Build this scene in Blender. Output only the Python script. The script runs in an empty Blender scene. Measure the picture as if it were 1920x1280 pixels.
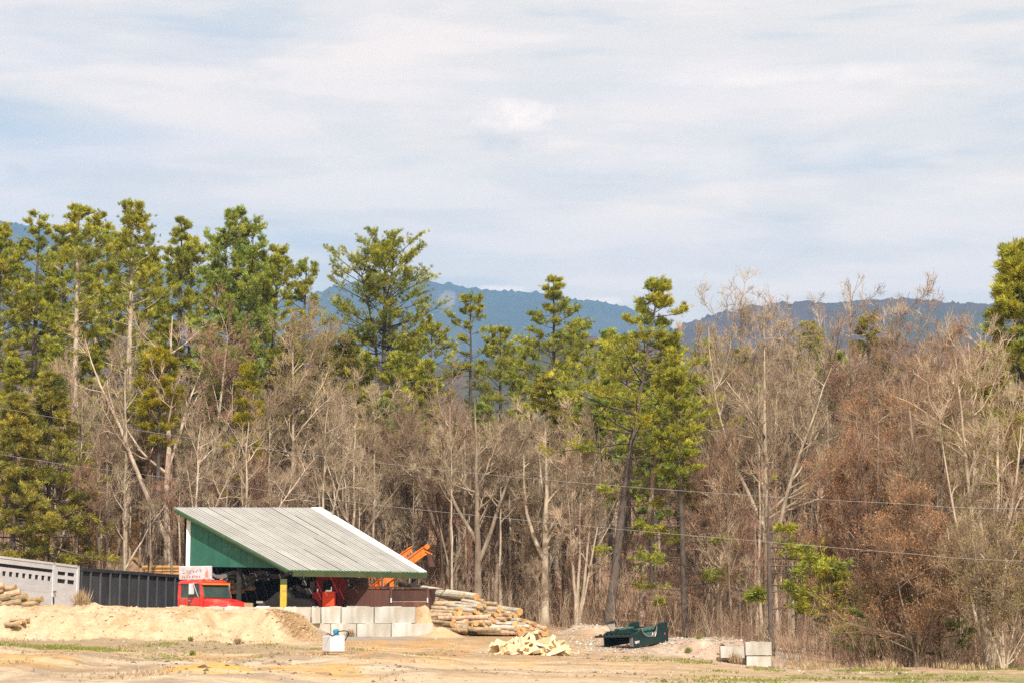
import bpy, math, random
import numpy as np
from mathutils import Vector, Matrix, Euler

# ---------------------------------------------------------------- camera, sky, sun, exposure
SC = bpy.context.scene
COL = SC.collection
F = 3733.0                      # focal length in photo pixels (70 mm)
CAMZ = 1.6
HORIZON = 1142.0
PITCH = math.atan((HORIZON - 640.0) / F)
cam_d = bpy.data.cameras.new('camera'); cam = bpy.data.objects.new('camera', cam_d); COL.objects.link(cam)
cam_d.sensor_width = 36.0; cam_d.lens = 36.0 * F / 1920.0
cam_d.clip_start = 0.5; cam_d.clip_end = 9000
cam.location = (0, 0, CAMZ); cam.rotation_euler = (math.pi / 2 + PITCH, 0, 0)
SC.camera = cam
SC.cycles.use_denoising = False
SC.view_settings.view_transform = 'Standard'; SC.view_settings.look = 'None'
SC.view_settings.gamma = 1.0; SC.view_settings.exposure = 0.78
SUN_EL = math.radians(47); SUN_AZ = math.radians(168)     # azimuth clockwise from +Y (view direction); 180 = behind the camera
sun_dir = Vector((math.sin(SUN_AZ) * math.cos(SUN_EL), math.cos(SUN_AZ) * math.cos(SUN_EL), math.sin(SUN_EL)))
W = bpy.data.worlds.new("World"); SC.world = W; W.use_nodes = True
def make_world():
    nt = W.node_tree; N = nt.nodes; L = nt.links; N.clear()
    out = N.new('ShaderNodeOutputWorld'); bg = N.new('ShaderNodeBackground'); bg.inputs[1].default_value = 0.1
    sky = N.new('ShaderNodeTexSky'); sky.sky_type = 'NISHITA'; sky.sun_disc = False
    sky.sun_elevation = SUN_EL; sky.sun_rotation = SUN_AZ; sky.air_density = 1.0; sky.dust_density = 1.5; sky.ozone_density = 1.5
    tc = N.new('ShaderNodeTexCoord')
    def mapping(scale, rot=(0, 0, 0), loc=(0, 0, 0)):
        m = N.new('ShaderNodeMapping'); m.inputs['Scale'].default_value = scale; m.inputs['Rotation'].default_value = rot
        m.inputs['Location'].default_value = loc; L.new(tc.outputs['Generated'], m.inputs[0]); return m
    def noise(m, scale, det, rough, dist):
        n = N.new('ShaderNodeTexNoise'); n.inputs['Scale'].default_value = scale; n.inputs['Detail'].default_value = det
        n.inputs['Roughness'].default_value = rough; n.inputs['Distortion'].default_value = dist; L.new(m.outputs[0], n.inputs[0]); return n
    def ramp(src, stops):
        r = N.new('ShaderNodeValToRGB'); e = r.color_ramp.elements
        r.color_ramp.interpolation = 'EASE'
        while len(e) < len(stops): e.new(0.5)
        for k, (p, c) in enumerate(stops): e[k].position = p; e[k].color = (c[0], c[1], c[2], 1)
        L.new(src, r.inputs[0]); return r
    def mix(f, a, b):
        m = N.new('ShaderNodeMix'); m.data_type = 'RGBA'
        for s, v in ((m.inputs[0], f), (m.inputs[6], a), (m.inputs[7], b)):
            if isinstance(v, (int, float)): s.default_value = v
            elif isinstance(v, tuple): s.default_value = (*v, 1)
            else: L.new(v, s)
        return m.outputs[2]
    # a thin veil of high cloud: broad streaks flattened towards the horizon
    n1 = noise(mapping((1.0, 1.0, 6.0), (0.05, 0.16, 0)), 2.6, 9, 0.52, 0.5)
    n2 = noise(mapping((1.0, 1.0, 5.5), (0.0, -0.05, 0), (3.1, 0.4, 1.7)), 6.0, 10, 0.55, 0.25)
    veil = ramp(n1.outputs[0], [(0.30, (0.62,) * 3), (0.48, (0.86,) * 3), (0.66, (1.0,) * 3)])
    c_veil = ramp(n2.outputs[0], [(0.36, (6.5, 5.8, 4.85)), (0.47, (8.0, 6.65, 5.2)), (0.60, (9.4, 7.45, 5.7))])
    col = mix(veil.outputs[0], sky.outputs[0], c_veil.outputs[0])
    # small cumulus clouds placed by direction
    sep = N.new('ShaderNodeSeparateXYZ'); L.new(tc.outputs['Generated'], sep.inputs[0])
    def math_(op, a, b=None, clamp=False):
        m = N.new('ShaderNodeMath'); m.operation = op; m.use_clamp = clamp
        for s, v in ((m.inputs[0], a), (m.inputs[1], b)):
            if v is None: continue
            if isinstance(v, (int, float)): s.default_value = v
            else: L.new(v, s)
        return m.outputs[0]
    n3 = noise(mapping((1, 1, 1.6)), 26, 7, 0.6, 0.2); n4 = noise(mapping((1, 1, 1.3)), 95, 8, 0.62, 0.3)
    def puff(az, el, wa, we, gain, nz=None, amp=3.2):
        dx = math_('DIVIDE', math_('SUBTRACT', sep.outputs[0], math.sin(az) * math.cos(el)), wa)
        dz = math_('DIVIDE', math_('SUBTRACT', sep.outputs[2], math.sin(el)), we)
        d2 = math_('ADD', math_('MULTIPLY', dx, dx), math_('MULTIPLY', dz, dz))
        f = math_('SUBTRACT', 1.0, d2)
        f = math_('ADD', f, math_('MULTIPLY', math_('SUBTRACT', (nz or n3).outputs[0], 0.5), amp))
        f = math_('MULTIPLY', f, gain, True)
        front = math_('GREATER_THAN', sep.outputs[1], 0.0)
        return math_('MULTIPLY', f, front)
    def ang(px, py): 
        d = Vector(((px - 960) / F, math.cos(PITCH) - math.sin(PITCH) * (640 - py) / F, math.sin(PITCH) + math.cos(PITCH) * (640 - py) / F)).normalized()
        return math.atan2(d.x, d.y), math.asin(d.z)
    grey, white = (5.9, 5.3, 4.8), (10.6, 8.5, 6.8)
    for px, py, wx, wy, c, g in ((955, 262, 85, 34, grey, 0.55), (965, 218, 82, 34, white, 0.7), (240, 325, 190, 26, grey, 0.5),
                                 (30, 316, 30, 14, grey, 0.6), (1250, 490, 260, 34, grey, 0.28), (1530, 140, 330, 20, white, 0.35),
                                 (940, 543, 70, 9, white, 0.6), (1135, 566, 50, 12, white, 0.7), (1400, 300, 420, 30, white, 0.22)):
        a, e = ang(px, py)
        col = mix(puff(a, e, wx / F, wy / F, g, n4 if wx < 100 else None, 2.8 if wx < 100 else 3.2), col, c)
    L.new(col, bg.inputs[0]); L.new(bg.outputs[0], out.inputs[0])
make_world()
sl = bpy.data.lights.new('sun', 'SUN'); sl.energy = 3.9; sl.angle = math.radians(0.6); sl.color = (1.0, 0.955, 0.88)
so = bpy.data.objects.new('sun', sl); COL.objects.link(so); so.rotation_euler = sun_dir.to_track_quat('Z', 'Y').to_euler()

# ---------------------------------------------------------------- helpers
rng = np.random.default_rng(7); random.seed(7)
def at(px, py, Y):
    u = (px - 960) / F; v = (640 - py) / F
    d = (u, math.cos(PITCH) - math.sin(PITCH) * v, math.sin(PITCH) + math.cos(PITCH) * v)
    t = Y / d[1]
    return Vector((d[0] * t, Y, CAMZ + d[2] * t))
def xat(px, Y, py=1150): return at(px, py, Y).x

def vnoise(x, y, seed=0):
    x = np.asarray(x, float); y = np.asarray(y, float)
    xi = np.floor(x).astype(np.int64); yi = np.floor(y).astype(np.int64); fx = x - xi; fy = y - yi
    def h(a, b):
        n = (a * 374761393 + b * 668265263 + seed * 974634777) & 0x7fffffff
        n = ((n ^ (n >> 13)) * 1274126177) & 0x7fffffff
        return ((n ^ (n >> 16)) & 0xffff) / 65535.0
    sx = fx * fx * (3 - 2 * fx); sy = fy * fy * (3 - 2 * fy)
    return (h(xi, yi) * (1 - sx) + h(xi + 1, yi) * sx) * (1 - sy) + (h(xi, yi + 1) * (1 - sx) + h(xi + 1, yi + 1) * sx) * sy
def fbm(x, y, seed=0, oct=4):
    s = 0; a = 0.5
    for k in range(oct): s = s + a * (vnoise(x, y, seed + k) - 0.5); x = x * 2.03 + 5.1; y = y * 2.03 + 1.7; a *= 0.5
    return s
def sm(a, b, x): t = np.clip((np.asarray(x, float) - a) / (b - a), 0, 1); return t * t * (3 - 2 * t)

def tag(o, label=None, cat=None, group=None, kind=None):
    if label: o['label'] = label
    if cat: o['category'] = cat
    if group: o['group'] = group
    if kind: o['kind'] = kind
    return o
def empty(name, loc, label, cat, group=None, rz=0.0, rot=None):
    o = bpy.data.objects.new(name, None); COL.objects.link(o); o.location = loc
    o.rotation_euler = rot if rot else (0, 0, rz); o.empty_display_size = 0.3
    return tag(o, label, cat, group)
def mesh_np(name, V, Fq, mats, tone=None, smooth=False, midx=None, col=None):
    """V (n,3); Fq list of (k,3) or (k,4) int arrays"""
    me = bpy.data.meshes.new(name); V = np.asarray(V, np.float32)
    if not isinstance(Fq, (list, tuple)): Fq = [Fq]
    Fq = [np.asarray(f, np.int32) for f in Fq if len(f)]
    me.vertices.add(len(V)); me.vertices.foreach_set('co', V.ravel())
    loops = np.concatenate([f.ravel() for f in Fq]); tot = np.concatenate([np.full(len(f), f.shape[1], np.int32) for f in Fq])
    start = np.concatenate([[0], np.cumsum(tot)[:-1]]).astype(np.int32)
    me.loops.add(len(loops)); me.loops.foreach_set('vertex_index', loops)
    me.polygons.add(len(tot)); me.polygons.foreach_set('loop_start', start); me.polygons.foreach_set('loop_total', tot)
    if midx is not None: me.polygons.foreach_set('material_index', np.asarray(midx, np.int32))
    if smooth: me.polygons.foreach_set('use_smooth', np.ones(len(tot), bool))
    for m in (mats if isinstance(mats, (list, tuple)) else [mats]): me.materials.append(m)
    if tone is not None:
        a = me.attributes.new('tone', 'FLOAT', 'FACE'); a.data.foreach_set('value', np.asarray(tone, np.float32))
    if col is not None:
        a = me.attributes.new('col', 'FLOAT_COLOR', 'POINT'); a.data.foreach_set('color', np.asarray(col, np.float32).ravel())
    me.update(calc_edges=True); me.validate()
    return me
def link(name, me, parent=None):
    o = bpy.data.objects.new(name, me); COL.objects.link(o)
    if parent: o.parent = parent
    return o
def tubes_np(P0, P1, R0, R1, k=3):
    P0 = np.asarray(P0, float); P1 = np.asarray(P1, float); n = len(P0)
    D = P1 - P0; D /= (np.linalg.norm(D, axis=1, keepdims=True) + 1e-9)
    A = np.where(np.abs(D[:, 2:3]) < 0.8, np.array([[0, 0, 1.0]]), np.array([[1.0, 0, 0]]))
    U = np.cross(D, A); U /= (np.linalg.norm(U, axis=1, keepdims=True) + 1e-9); Vv = np.cross(D, U)
    a = np.arange(k) * 2 * np.pi / k
    ring = U[:, None, :] * np.cos(a)[None, :, None] + Vv[:, None, :] * np.sin(a)[None, :, None]
    V = np.concatenate([P0[:, None] + ring * np.asarray(R0)[:, None, None], P1[:, None] + ring * np.asarray(R1)[:, None, None]], 1).reshape(-1, 3)
    b = (np.arange(n) * 2 * k)[:, None]; i = np.arange(k)[None]; j = (np.arange(k)[None] + 1) % k
    Fq = np.stack([b + j, b + i, b + k + i, b + k + j], -1).reshape(-1, 4)
    return V, Fq
class MB:
    def __init__(s): s.v = []; s.f = []; s.t = []; s.m = []
    def add(s, vs, fs, tone=0.5, m=0):
        b = len(s.v); s.v += [tuple(q) for q in vs]
        for f in fs: s.f.append(tuple(b + i for i in f)); s.t.append(tone); s.m.append(m)
        return s
    def box(s, c, d, rot=None, tone=0.5, m=0, taper=1.0, jit=0.0):
        M = rot if rot is not None else Matrix.Identity(3); c = Vector(c); vs = []
        for z in (-.5, .5):
            k = taper if z > 0 else 1.0
            for x, y in ((-.5, -.5), (.5, -.5), (.5, .5), (-.5, .5)):
                vs.append(c + M @ Vector((x * d[0] * k + random.uniform(-jit, jit), y * d[1] * k + random.uniform(-jit, jit), z * d[2] + random.uniform(-jit, jit))))
        return s.add(vs, [(3, 2, 1, 0), (4, 5, 6, 7), (0, 1, 5, 4), (1, 2, 6, 5), (2, 3, 7, 6), (3, 0, 4, 7)], tone, m)
    def beam(s, a, b, w, h, tone=0.5, m=0, up=Vector((0, 0, 1))):
        a = Vector(a); b = Vector(b); d = (b - a); L = d.length; d.normalize()
        r = d.cross(up); r = r.normalized() if r.length > 1e-4 else Vector((1, 0, 0)); u = r.cross(d)
        return s.box((a + b) / 2, (L, w, h), Matrix((d, r, u)).transposed(), tone, m)
    def prism(s, pts, off, tone=0.5, m=0):
        n = len(pts); off = Vector(off); vs = [Vector(p) for p in pts] + [Vector(p) + off for p in pts]
        fs = [tuple(range(n))[::-1], tuple(range(n, 2 * n))] + [(i, (i + 1) % n, n + (i + 1) % n, n + i) for i in range(n)]
        return s.add(vs, fs, tone, m)
    def tube(s, a, b, r0, r1=None, n=8, tone=0.5, m=0, cap=True, mcap=None, tcap=None):
        r1 = r0 if r1 is None else r1; a = Vector(a); b = Vector(b); d = (b - a).normalized()
        u = d.orthogonal().normalized(); w = d.cross(u); vs = []
        for p, r in ((a, r0), (b, r1)):
            for i in range(n): t = 2 * math.pi * i / n; vs.append(p + (u * math.cos(t) + w * math.sin(t)) * r)
        s.add(vs, [(i, (i + 1) % n, n + (i + 1) % n, n + i) for i in range(n)], tone, m)
        if cap:
            s.add(vs[:n], [tuple(range(n))[::-1]], tone if tcap is None else tcap, m if mcap is None else mcap)
            s.add(vs[n:], [tuple(range(n))], tone if tcap is None else tcap, m if mcap is None else mcap)
        return s
    def path(s, pts, r, n=6, tone=0.5, m=0):
        for i in range(len(pts) - 1): s.tube(pts[i], pts[i + 1], r, r, n, tone, m)
        return s
    def build(s, name, mats, parent=None, local=False, bevel=0.0, smooth=False):
        me = bpy.data.meshes.new(name)
        off = Vector((0, 0, 0)) if (local or parent is None) else Vector(parent.location)
        me.from_pydata([tuple(Vector(q) - off) for q in s.v], [], s.f)
        for m in (mats if isinstance(mats, (list, tuple)) else [mats]): me.materials.append(m)
        me.polygons.foreach_set('material_index', s.m)
        a = me.attributes.new('tone', 'FLOAT', 'FACE'); a.data.foreach_set('value', s.t)
        if smooth: me.polygons.foreach_set('use_smooth', [True] * len(s.f))
        me.update()
        o = link(name, me, parent)
        if bevel > 0:
            bv = o.modifiers.new('bevel', 'BEVEL'); bv.width = bevel; bv.segments = 2; bv.limit_method = 'ANGLE'
        return o
def single(mb, name, mats, loc, label, cat, group=None, bevel=0.0, smooth=False):
    """a one-mesh thing whose origin sits at loc; vertices given in world space"""
    loc = Vector(loc); mb.v = [tuple(Vector(q) - loc) for q in mb.v]
    o = mb.build(name, mats, None, True, bevel, smooth); o.location = loc
    return tag(o, label, cat, group)
def copy_tree(root, loc, rz=0.0, scale=None, label=None, group=None):
    r = root.copy(); COL.objects.link(r); r.location = loc; r.rotation_euler = (0, 0, rz)
    if scale: r.scale = scale
    if label: r['label'] = label
    if group: r['group'] = group
    for ch in list(root.children):
        c = ch.copy(); COL.objects.link(c); c.parent = r
        for g in list(ch.children):
            d = g.copy(); COL.objects.link(d); d.parent = c
    return r

# ---------------------------------------------------------------- materials
def mat(name, c, rough=0.8, c2=None, scale=4.0, detail=6, bump=0.0, bscale=None, metal=0.0, tone=0.0, rnd=0.0, spec=0.3,
        stretch=(1, 1, 1), transl=0.0, dirt=None, dscale=1.0, coord='Object', attr=None, coat=0.0, lo=0.35, hi=0.65):
    m = bpy.data.materials.new(name); m.use_nodes = True; nt = m.node_tree; N = nt.nodes; L = nt.links
    b = N['Principled BSDF']; b.inputs['Roughness'].default_value = rough; b.inputs['Metallic'].default_value = metal
    b.inputs['Specular IOR Level'].default_value = spec
    if coat: b.inputs['Coat Weight'].default_value = coat; b.inputs['Coat Roughness'].default_value = 0.08
    tc = N.new('ShaderNodeTexCoord'); mp = N.new('ShaderNodeMapping'); mp.inputs['Scale'].default_value = stretch
    L.new(tc.outputs[coord], mp.inputs[0])
    def noise(s, d=detail, r=0.6):
        n = N.new('ShaderNodeTexNoise'); n.inputs['Scale'].default_value = s; n.inputs['Detail'].default_value = d
        n.inputs['Roughness'].default_value = r; L.new(mp.outputs[0], n.inputs[0]); return n.outputs[0]
    def remap(src, lo, hi, a=0.0, bb=1.0):
        r = N.new('ShaderNodeMapRange'); r.inputs[1].default_value = lo; r.inputs[2].default_value = hi
        r.inputs[3].default_value = a; r.inputs[4].default_value = bb; L.new(src, r.inputs[0]); return r.outputs[0]
    def mix(f, a, bb, mode='MIX'):
        x = N.new('ShaderNodeMix'); x.data_type = 'RGBA'; x.blend_type = mode
        for s, v in ((x.inputs[0], f), (x.inputs[6], a), (x.inputs[7], bb)):
            if isinstance(v, (int, float)): s.default_value = v
            elif isinstance(v, tuple): s.default_value = (*v, 1)
            else: L.new(v, s)
        return x.outputs[2]
    cur = c
    if attr:
        a = N.new('ShaderNodeAttribute'); a.attribute_name = attr; cur = a.outputs['Color']
    if c2 is not None: cur = mix(remap(noise(scale), lo, hi), cur, c2)
    if dirt is not None: cur = mix(remap(noise(dscale, 8), 0.5, 0.68), cur, dirt)
    if tone:
        a = N.new('ShaderNodeAttribute'); a.attribute_name = 'tone'
        v = remap(a.outputs['Fac'], 0, 1, 1 - tone, 1 + tone)
        h = N.new('ShaderNodeHueSaturation'); L.new(v, h.inputs['Value'])
        if isinstance(cur, tuple): h.inputs['Color'].default_value = (*cur, 1)
        else: L.new(cur, h.inputs['Color'])
        cur = h.outputs[0]
    if rnd:
        oi = N.new('ShaderNodeObjectInfo'); h = N.new('ShaderNodeHueSaturation')
        L.new(remap(oi.outputs['Random'], 0, 1, 1 - rnd, 1 + rnd), h.inputs['Value'])
        L.new(remap(oi.outputs['Random'], 0, 1, 0.5 + rnd * 0.05, 0.5 - rnd * 0.05), h.inputs['Hue'])
        if isinstance(cur, tuple): h.inputs['Color'].default_value = (*cur, 1)
        else: L.new(cur, h.inputs['Color'])
        cur = h.outputs[0]
    if isinstance(cur, tuple): b.inputs['Base Color'].default_value = (*cur, 1)
    else: L.new(cur, b.inputs['Base Color'])
    if bump:
        bp = N.new('ShaderNodeBump'); bp.inputs['Strength'].default_value = bump; bp.inputs['Distance'].default_value = 0.05
        L.new(noise(bscale or scale * 2, 8, 0.65), bp.inputs['Height']); L.new(bp.outputs[0], b.inputs['Normal'])
    if transl:
        tr = N.new('ShaderNodeBsdfTranslucent'); ms = N.new('ShaderNodeMixShader'); ms.inputs[0].default_value = transl
        if isinstance(cur, tuple): tr.inputs[0].default_value = (*cur, 1)
        else: L.new(cur, tr.inputs[0])
        L.new(b.outputs[0], ms.inputs[1]); L.new(tr.outputs[0], ms.inputs[2]); L.new(ms.outputs[0], N['Material Output'].inputs[0])
    return m
M = {}
M['ground'] = mat('ground', (0.4, 0.3, 0.2), 0.95, attr='col', bump=1.0, bscale=9, coord='Object', dirt=None, spec=0.1)
def ground_detail(m):
    nt = m.node_tree; N = nt.nodes; L = nt.links; b = N['Principled BSDF']; src = b.inputs['Base Color'].links[0].from_socket
    tc = N.new('ShaderNodeTexCoord'); 
    for sc_, lo, hi, a, c in ((2.2, 0.35, 0.65, 0.80, 1.13), (14, 0.3, 0.7, 0.78, 1.18)):
        n = N.new('ShaderNodeTexNoise'); n.inputs['Scale'].default_value = sc_; n.inputs['Detail'].default_value = 10; n.inputs['Roughness'].default_value = 0.72
        L.new(tc.outputs['Object'], n.inputs[0]); r = N.new('ShaderNodeMapRange')
        for k, v in enumerate((lo, hi, a, c)): r.inputs[k + 1].default_value = v
        L.new(n.outputs[0], r.inputs[0]); h = N.new('ShaderNodeHueSaturation'); L.new(r.outputs[0], h.inputs['Value']); L.new(src, h.inputs['Color']); src = h.outputs[0]
    L.new(src, b.inputs['Base Color'])
ground_detail(M['ground'])
M['mountain'] = mat('mountain', (0.028, 0.04, 0.028), 0.95, (0.05, 0.062, 0.045), 0.012, 10, bump=0.0, attr='col', lo=0.62, hi=0.75)
M['roof'] = mat('roof', (0.385, 0.38, 0.355), 0.55, (0.33, 0.325, 0.305), 1.3, 8, tone=0.07, dirt=(0.31, 0.30, 0.28), dscale=0.5, spec=0.35, stretch=(1, 1, 1), bump=0.1, bscale=6)
M['white_trim'] = mat('white_trim', (0.82, 0.82, 0.80), 0.5, (0.74, 0.74, 0.72), 2)
M['green_wall'] = mat('green_wall', (0.028, 0.125, 0.08), 0.7, (0.034, 0.145, 0.10), 1.2, dirt=(0.05, 0.17, 0.12), dscale=1.5, tone=0.1)
M['green_edge'] = mat('green_edge', (0.02, 0.16, 0.07), 0.6, (0.04, 0.2, 0.1), 3)
M['olive'] = mat('olive', (0.075, 0.085, 0.03), 0.8, (0.05, 0.06, 0.025), 1.5, tone=0.2)
M['yellow'] = mat('yellow', (0.62, 0.40, 0.03), 0.6, (0.5, 0.33, 0.04), 3, dirt=(0.25, 0.2, 0.08), dscale=2.0)
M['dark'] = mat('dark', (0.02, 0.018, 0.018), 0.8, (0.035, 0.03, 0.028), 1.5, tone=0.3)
M['dark_metal'] = mat('dark_metal', (0.025, 0.027, 0.032), 0.5, (0.045, 0.045, 0.05), 2, tone=0.2, spec=0.5)
M['black_box'] = mat('black_box', (0.028, 0.03, 0.034), 0.5, (0.055, 0.055, 0.058), 1.4, 8, tone=0.35, spec=0.4, stretch=(1, 1, 0.35))
M['alu'] = mat('alu', (0.60, 0.60, 0.61), 0.42, (0.50, 0.50, 0.52), 1.2, metal=0.1, tone=0.12, spec=0.5, stretch=(1, 1, 3))
M['red'] = mat('red', (0.66, 0.022, 0.014), 0.38, (0.52, 0.03, 0.02), 1.5, dirt=(0.42, 0.10, 0.06), dscale=1.3, tone=0.12, coat=0.5, spec=0.5)
M['red_dull'] = mat('red_dull', (0.40, 0.022, 0.018), 0.5, (0.26, 0.02, 0.018), 2, tone=0.15)
M['orange'] = mat('orange', (0.80, 0.20, 0.02), 0.5, (0.68, 0.16, 0.02), 3, tone=0.15)
M['orange_red'] = mat('orange_red', (0.75, 0.07, 0.015), 0.5, (0.62, 0.06, 0.015), 3)
M['glass'] = mat('glass', (0.03, 0.05, 0.045), 0.12, (0.05, 0.075, 0.065), 1.5, spec=0.6)
M['chrome'] = mat('chrome', (0.7, 0.7, 0.72), 0.2, metal=0.8)
M['rust'] = mat('rust', (0.105, 0.045, 0.032), 0.85, (0.065, 0.034, 0.028), 0.9, 8, dirt=(0.17, 0.08, 0.05), dscale=0.8, tone=0.35, stretch=(1, 1, 0.4), bump=0.2)
M['rubber'] = mat('rubber', (0.015, 0.015, 0.015), 0.8)
M['block'] = mat('block', (0.56, 0.54, 0.49), 0.9, (0.40, 0.385, 0.345), 2.6, 9, dirt=(0.40, 0.345, 0.27), dscale=1.5, bump=0.8, bscale=7, rnd=0.16, stretch=(1, 1, 0.28), tone=0.1)
M['bark'] = mat('bark', (0.50, 0.37, 0.23), 0.9, (0.27, 0.185, 0.12), 5, 6, rnd=0.3, bump=0.4, tone=0.15)
M['birch'] = mat('birch', (0.52, 0.46, 0.35), 0.85, (0.33, 0.29, 0.24), 4, 6, rnd=0.2, tone=0.1)
M['cut'] = mat('cut', (0.60, 0.34, 0.13), 0.85, (0.46, 0.24, 0.08), 6, rnd=0.2, tone=0.25)
M['split'] = mat('split', (0.72, 0.56, 0.34), 0.85, (0.60, 0.43, 0.23), 5, rnd=0.14, tone=0.2)
M['wood'] = mat('wood', (0.42, 0.29, 0.16), 0.85, (0.32, 0.21, 0.11), 3)
M['tank'] = mat('tank', (0.58, 0.59, 0.61), 0.35, (0.50, 0.51, 0.53), 1.0, tone=0.05)
M['blue'] = mat('blue', (0.02, 0.25, 0.42), 0.4)
M['bed_green'] = mat('bed_green', (0.003, 0.016, 0.016), 0.3, (0.006, 0.028, 0.026), 2, coat=0.2, spec=0.4)
M['bed_light'] = mat('bed_light', (0.045, 0.11, 0.09), 0.5, (0.05, 0.13, 0.11), 3)
M['pale'] = mat('pale', (0.40, 0.35, 0.29), 0.7, (0.30, 0.26, 0.21), 1.5)
M['seam'] = mat('seam', (0.16, 0.15, 0.14), 0.8)
M['tarp'] = mat('tarp', (0.22, 0.21, 0.20), 0.7, (0.12, 0.12, 0.12), 2.5, tone=0.3)
M['sign'] = mat('sign', (0.62, 0.55, 0.55), 0.7, (0.50, 0.46, 0.50), 2.5, dirt=(0.40, 0.30, 0.26), dscale=3, tone=0.1)
M['faded_red'] = mat('faded_red', (0.62, 0.20, 0.13), 0.7, (0.52, 0.26, 0.2), 6)
M['faded_blue'] = mat('faded_blue', (0.42, 0.40, 0.50), 0.7, (0.50, 0.45, 0.50), 6)
M['wire'] = mat('wire', (0.22, 0.21, 0.20), 0.5, metal=0.3)
M['white_letters'] = mat('white_letters', (0.75, 0.75, 0.75), 0.5)
M['black_letters'] = mat('black_letters', (0.03, 0.02, 0.02), 0.6)
# vegetation
M['pine_a'] = mat('pine_a', (0.47, 0.43, 0.045), 0.75, transl=0.35, tone=0.60, rnd=0.10, spec=0.2, c2=(0.23, 0.275, 0.045), scale=0.8, detail=3)
M['pine_b'] = mat('pine_b', (0.22, 0.31, 0.06), 0.75, transl=0.3, tone=0.60, rnd=0.12, spec=0.2, c2=(0.33, 0.34, 0.05), scale=0.7, detail=3)
M['pine_yellow'] = mat('pine_yellow', (0.52, 0.40, 0.015), 0.75, transl=0.3, tone=0.40, rnd=0.1, spec=0.2, c2=(0.26, 0.26, 0.02), scale=0.8, detail=3)
M['hemlock'] = mat('hemlock', (0.40, 0.33, 0.045), 0.8, transl=0.25, tone=0.50, rnd=0.12, spec=0.2, c2=(0.17, 0.185, 0.045), scale=0.8, detail=3)
M['pine_bark'] = mat('pine_bark', (0.12, 0.095, 0.075), 0.95, (0.065, 0.05, 0.042), 3, rnd=0.2, tone=0.2)
M['pale_bark'] = mat('pale_bark', (0.52, 0.43, 0.32), 0.9, (0.26, 0.20, 0.14), 2.6, 6, rnd=0.15, tone=0.2, stretch=(1, 1, 0.5))
M['grey_bark'] = mat('grey_bark', (0.31, 0.24, 0.17), 0.9, (0.13, 0.095, 0.07), 2.6, 6, rnd=0.2, tone=0.2, stretch=(1, 1, 0.5))
M['twig'] = mat('twig', (0.37, 0.265, 0.165), 0.9, (0.17, 0.12, 0.078), 0.9, 3, rnd=0.22, tone=0.35)
M['twig_pale'] = mat('twig_pale', (0.54, 0.42, 0.28), 0.9, (0.24, 0.175, 0.115), 0.9, 3, rnd=0.15, tone=0.3)
M['twig_red'] = mat('twig_red', (0.39, 0.245, 0.15), 0.9, (0.20, 0.12, 0.078), 0.9, 3, rnd=0.2, tone=0.35)
M['bud_rust'] = mat('bud_rust', (0.48, 0.24, 0.10), 0.8, (0.34, 0.17, 0.075), 0.9, 3, tone=0.5, transl=0.25)
M['bud_red'] = mat('bud_red', (0.40, 0.20, 0.15), 0.8, (0.30, 0.165, 0.115), 0.9, 3, tone=0.5, transl=0.25)
M['bud_olive'] = mat('bud_olive', (0.36, 0.29, 0.09), 0.8, (0.25, 0.21, 0.08), 0.9, 3, tone=0.5, transl=0.25)
M['grass'] = mat('grass', (0.21, 0.25, 0.04), 0.85, (0.28, 0.26, 0.08), 0.7, 4, tone=0.4, transl=0.25)
M['dry'] = mat('dry', (0.46, 0.34, 0.20), 0.9, (0.30, 0.21, 0.12), 0.8, 4, tone=0.4, transl=0.15)
M['litter'] = mat('litter', (0.23, 0.14, 0.09), 0.95, (0.16, 0.10, 0.065), 1.5, 4, tone=0.4)
M['clod'] = mat('clod', (0.48, 0.36, 0.235), 0.95, (0.40, 0.29, 0.18), 3, tone=0.2)
M['stone'] = mat('stone', (0.42, 0.37, 0.31), 0.9, (0.3, 0.26, 0.21), 5, tone=0.4)

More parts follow.
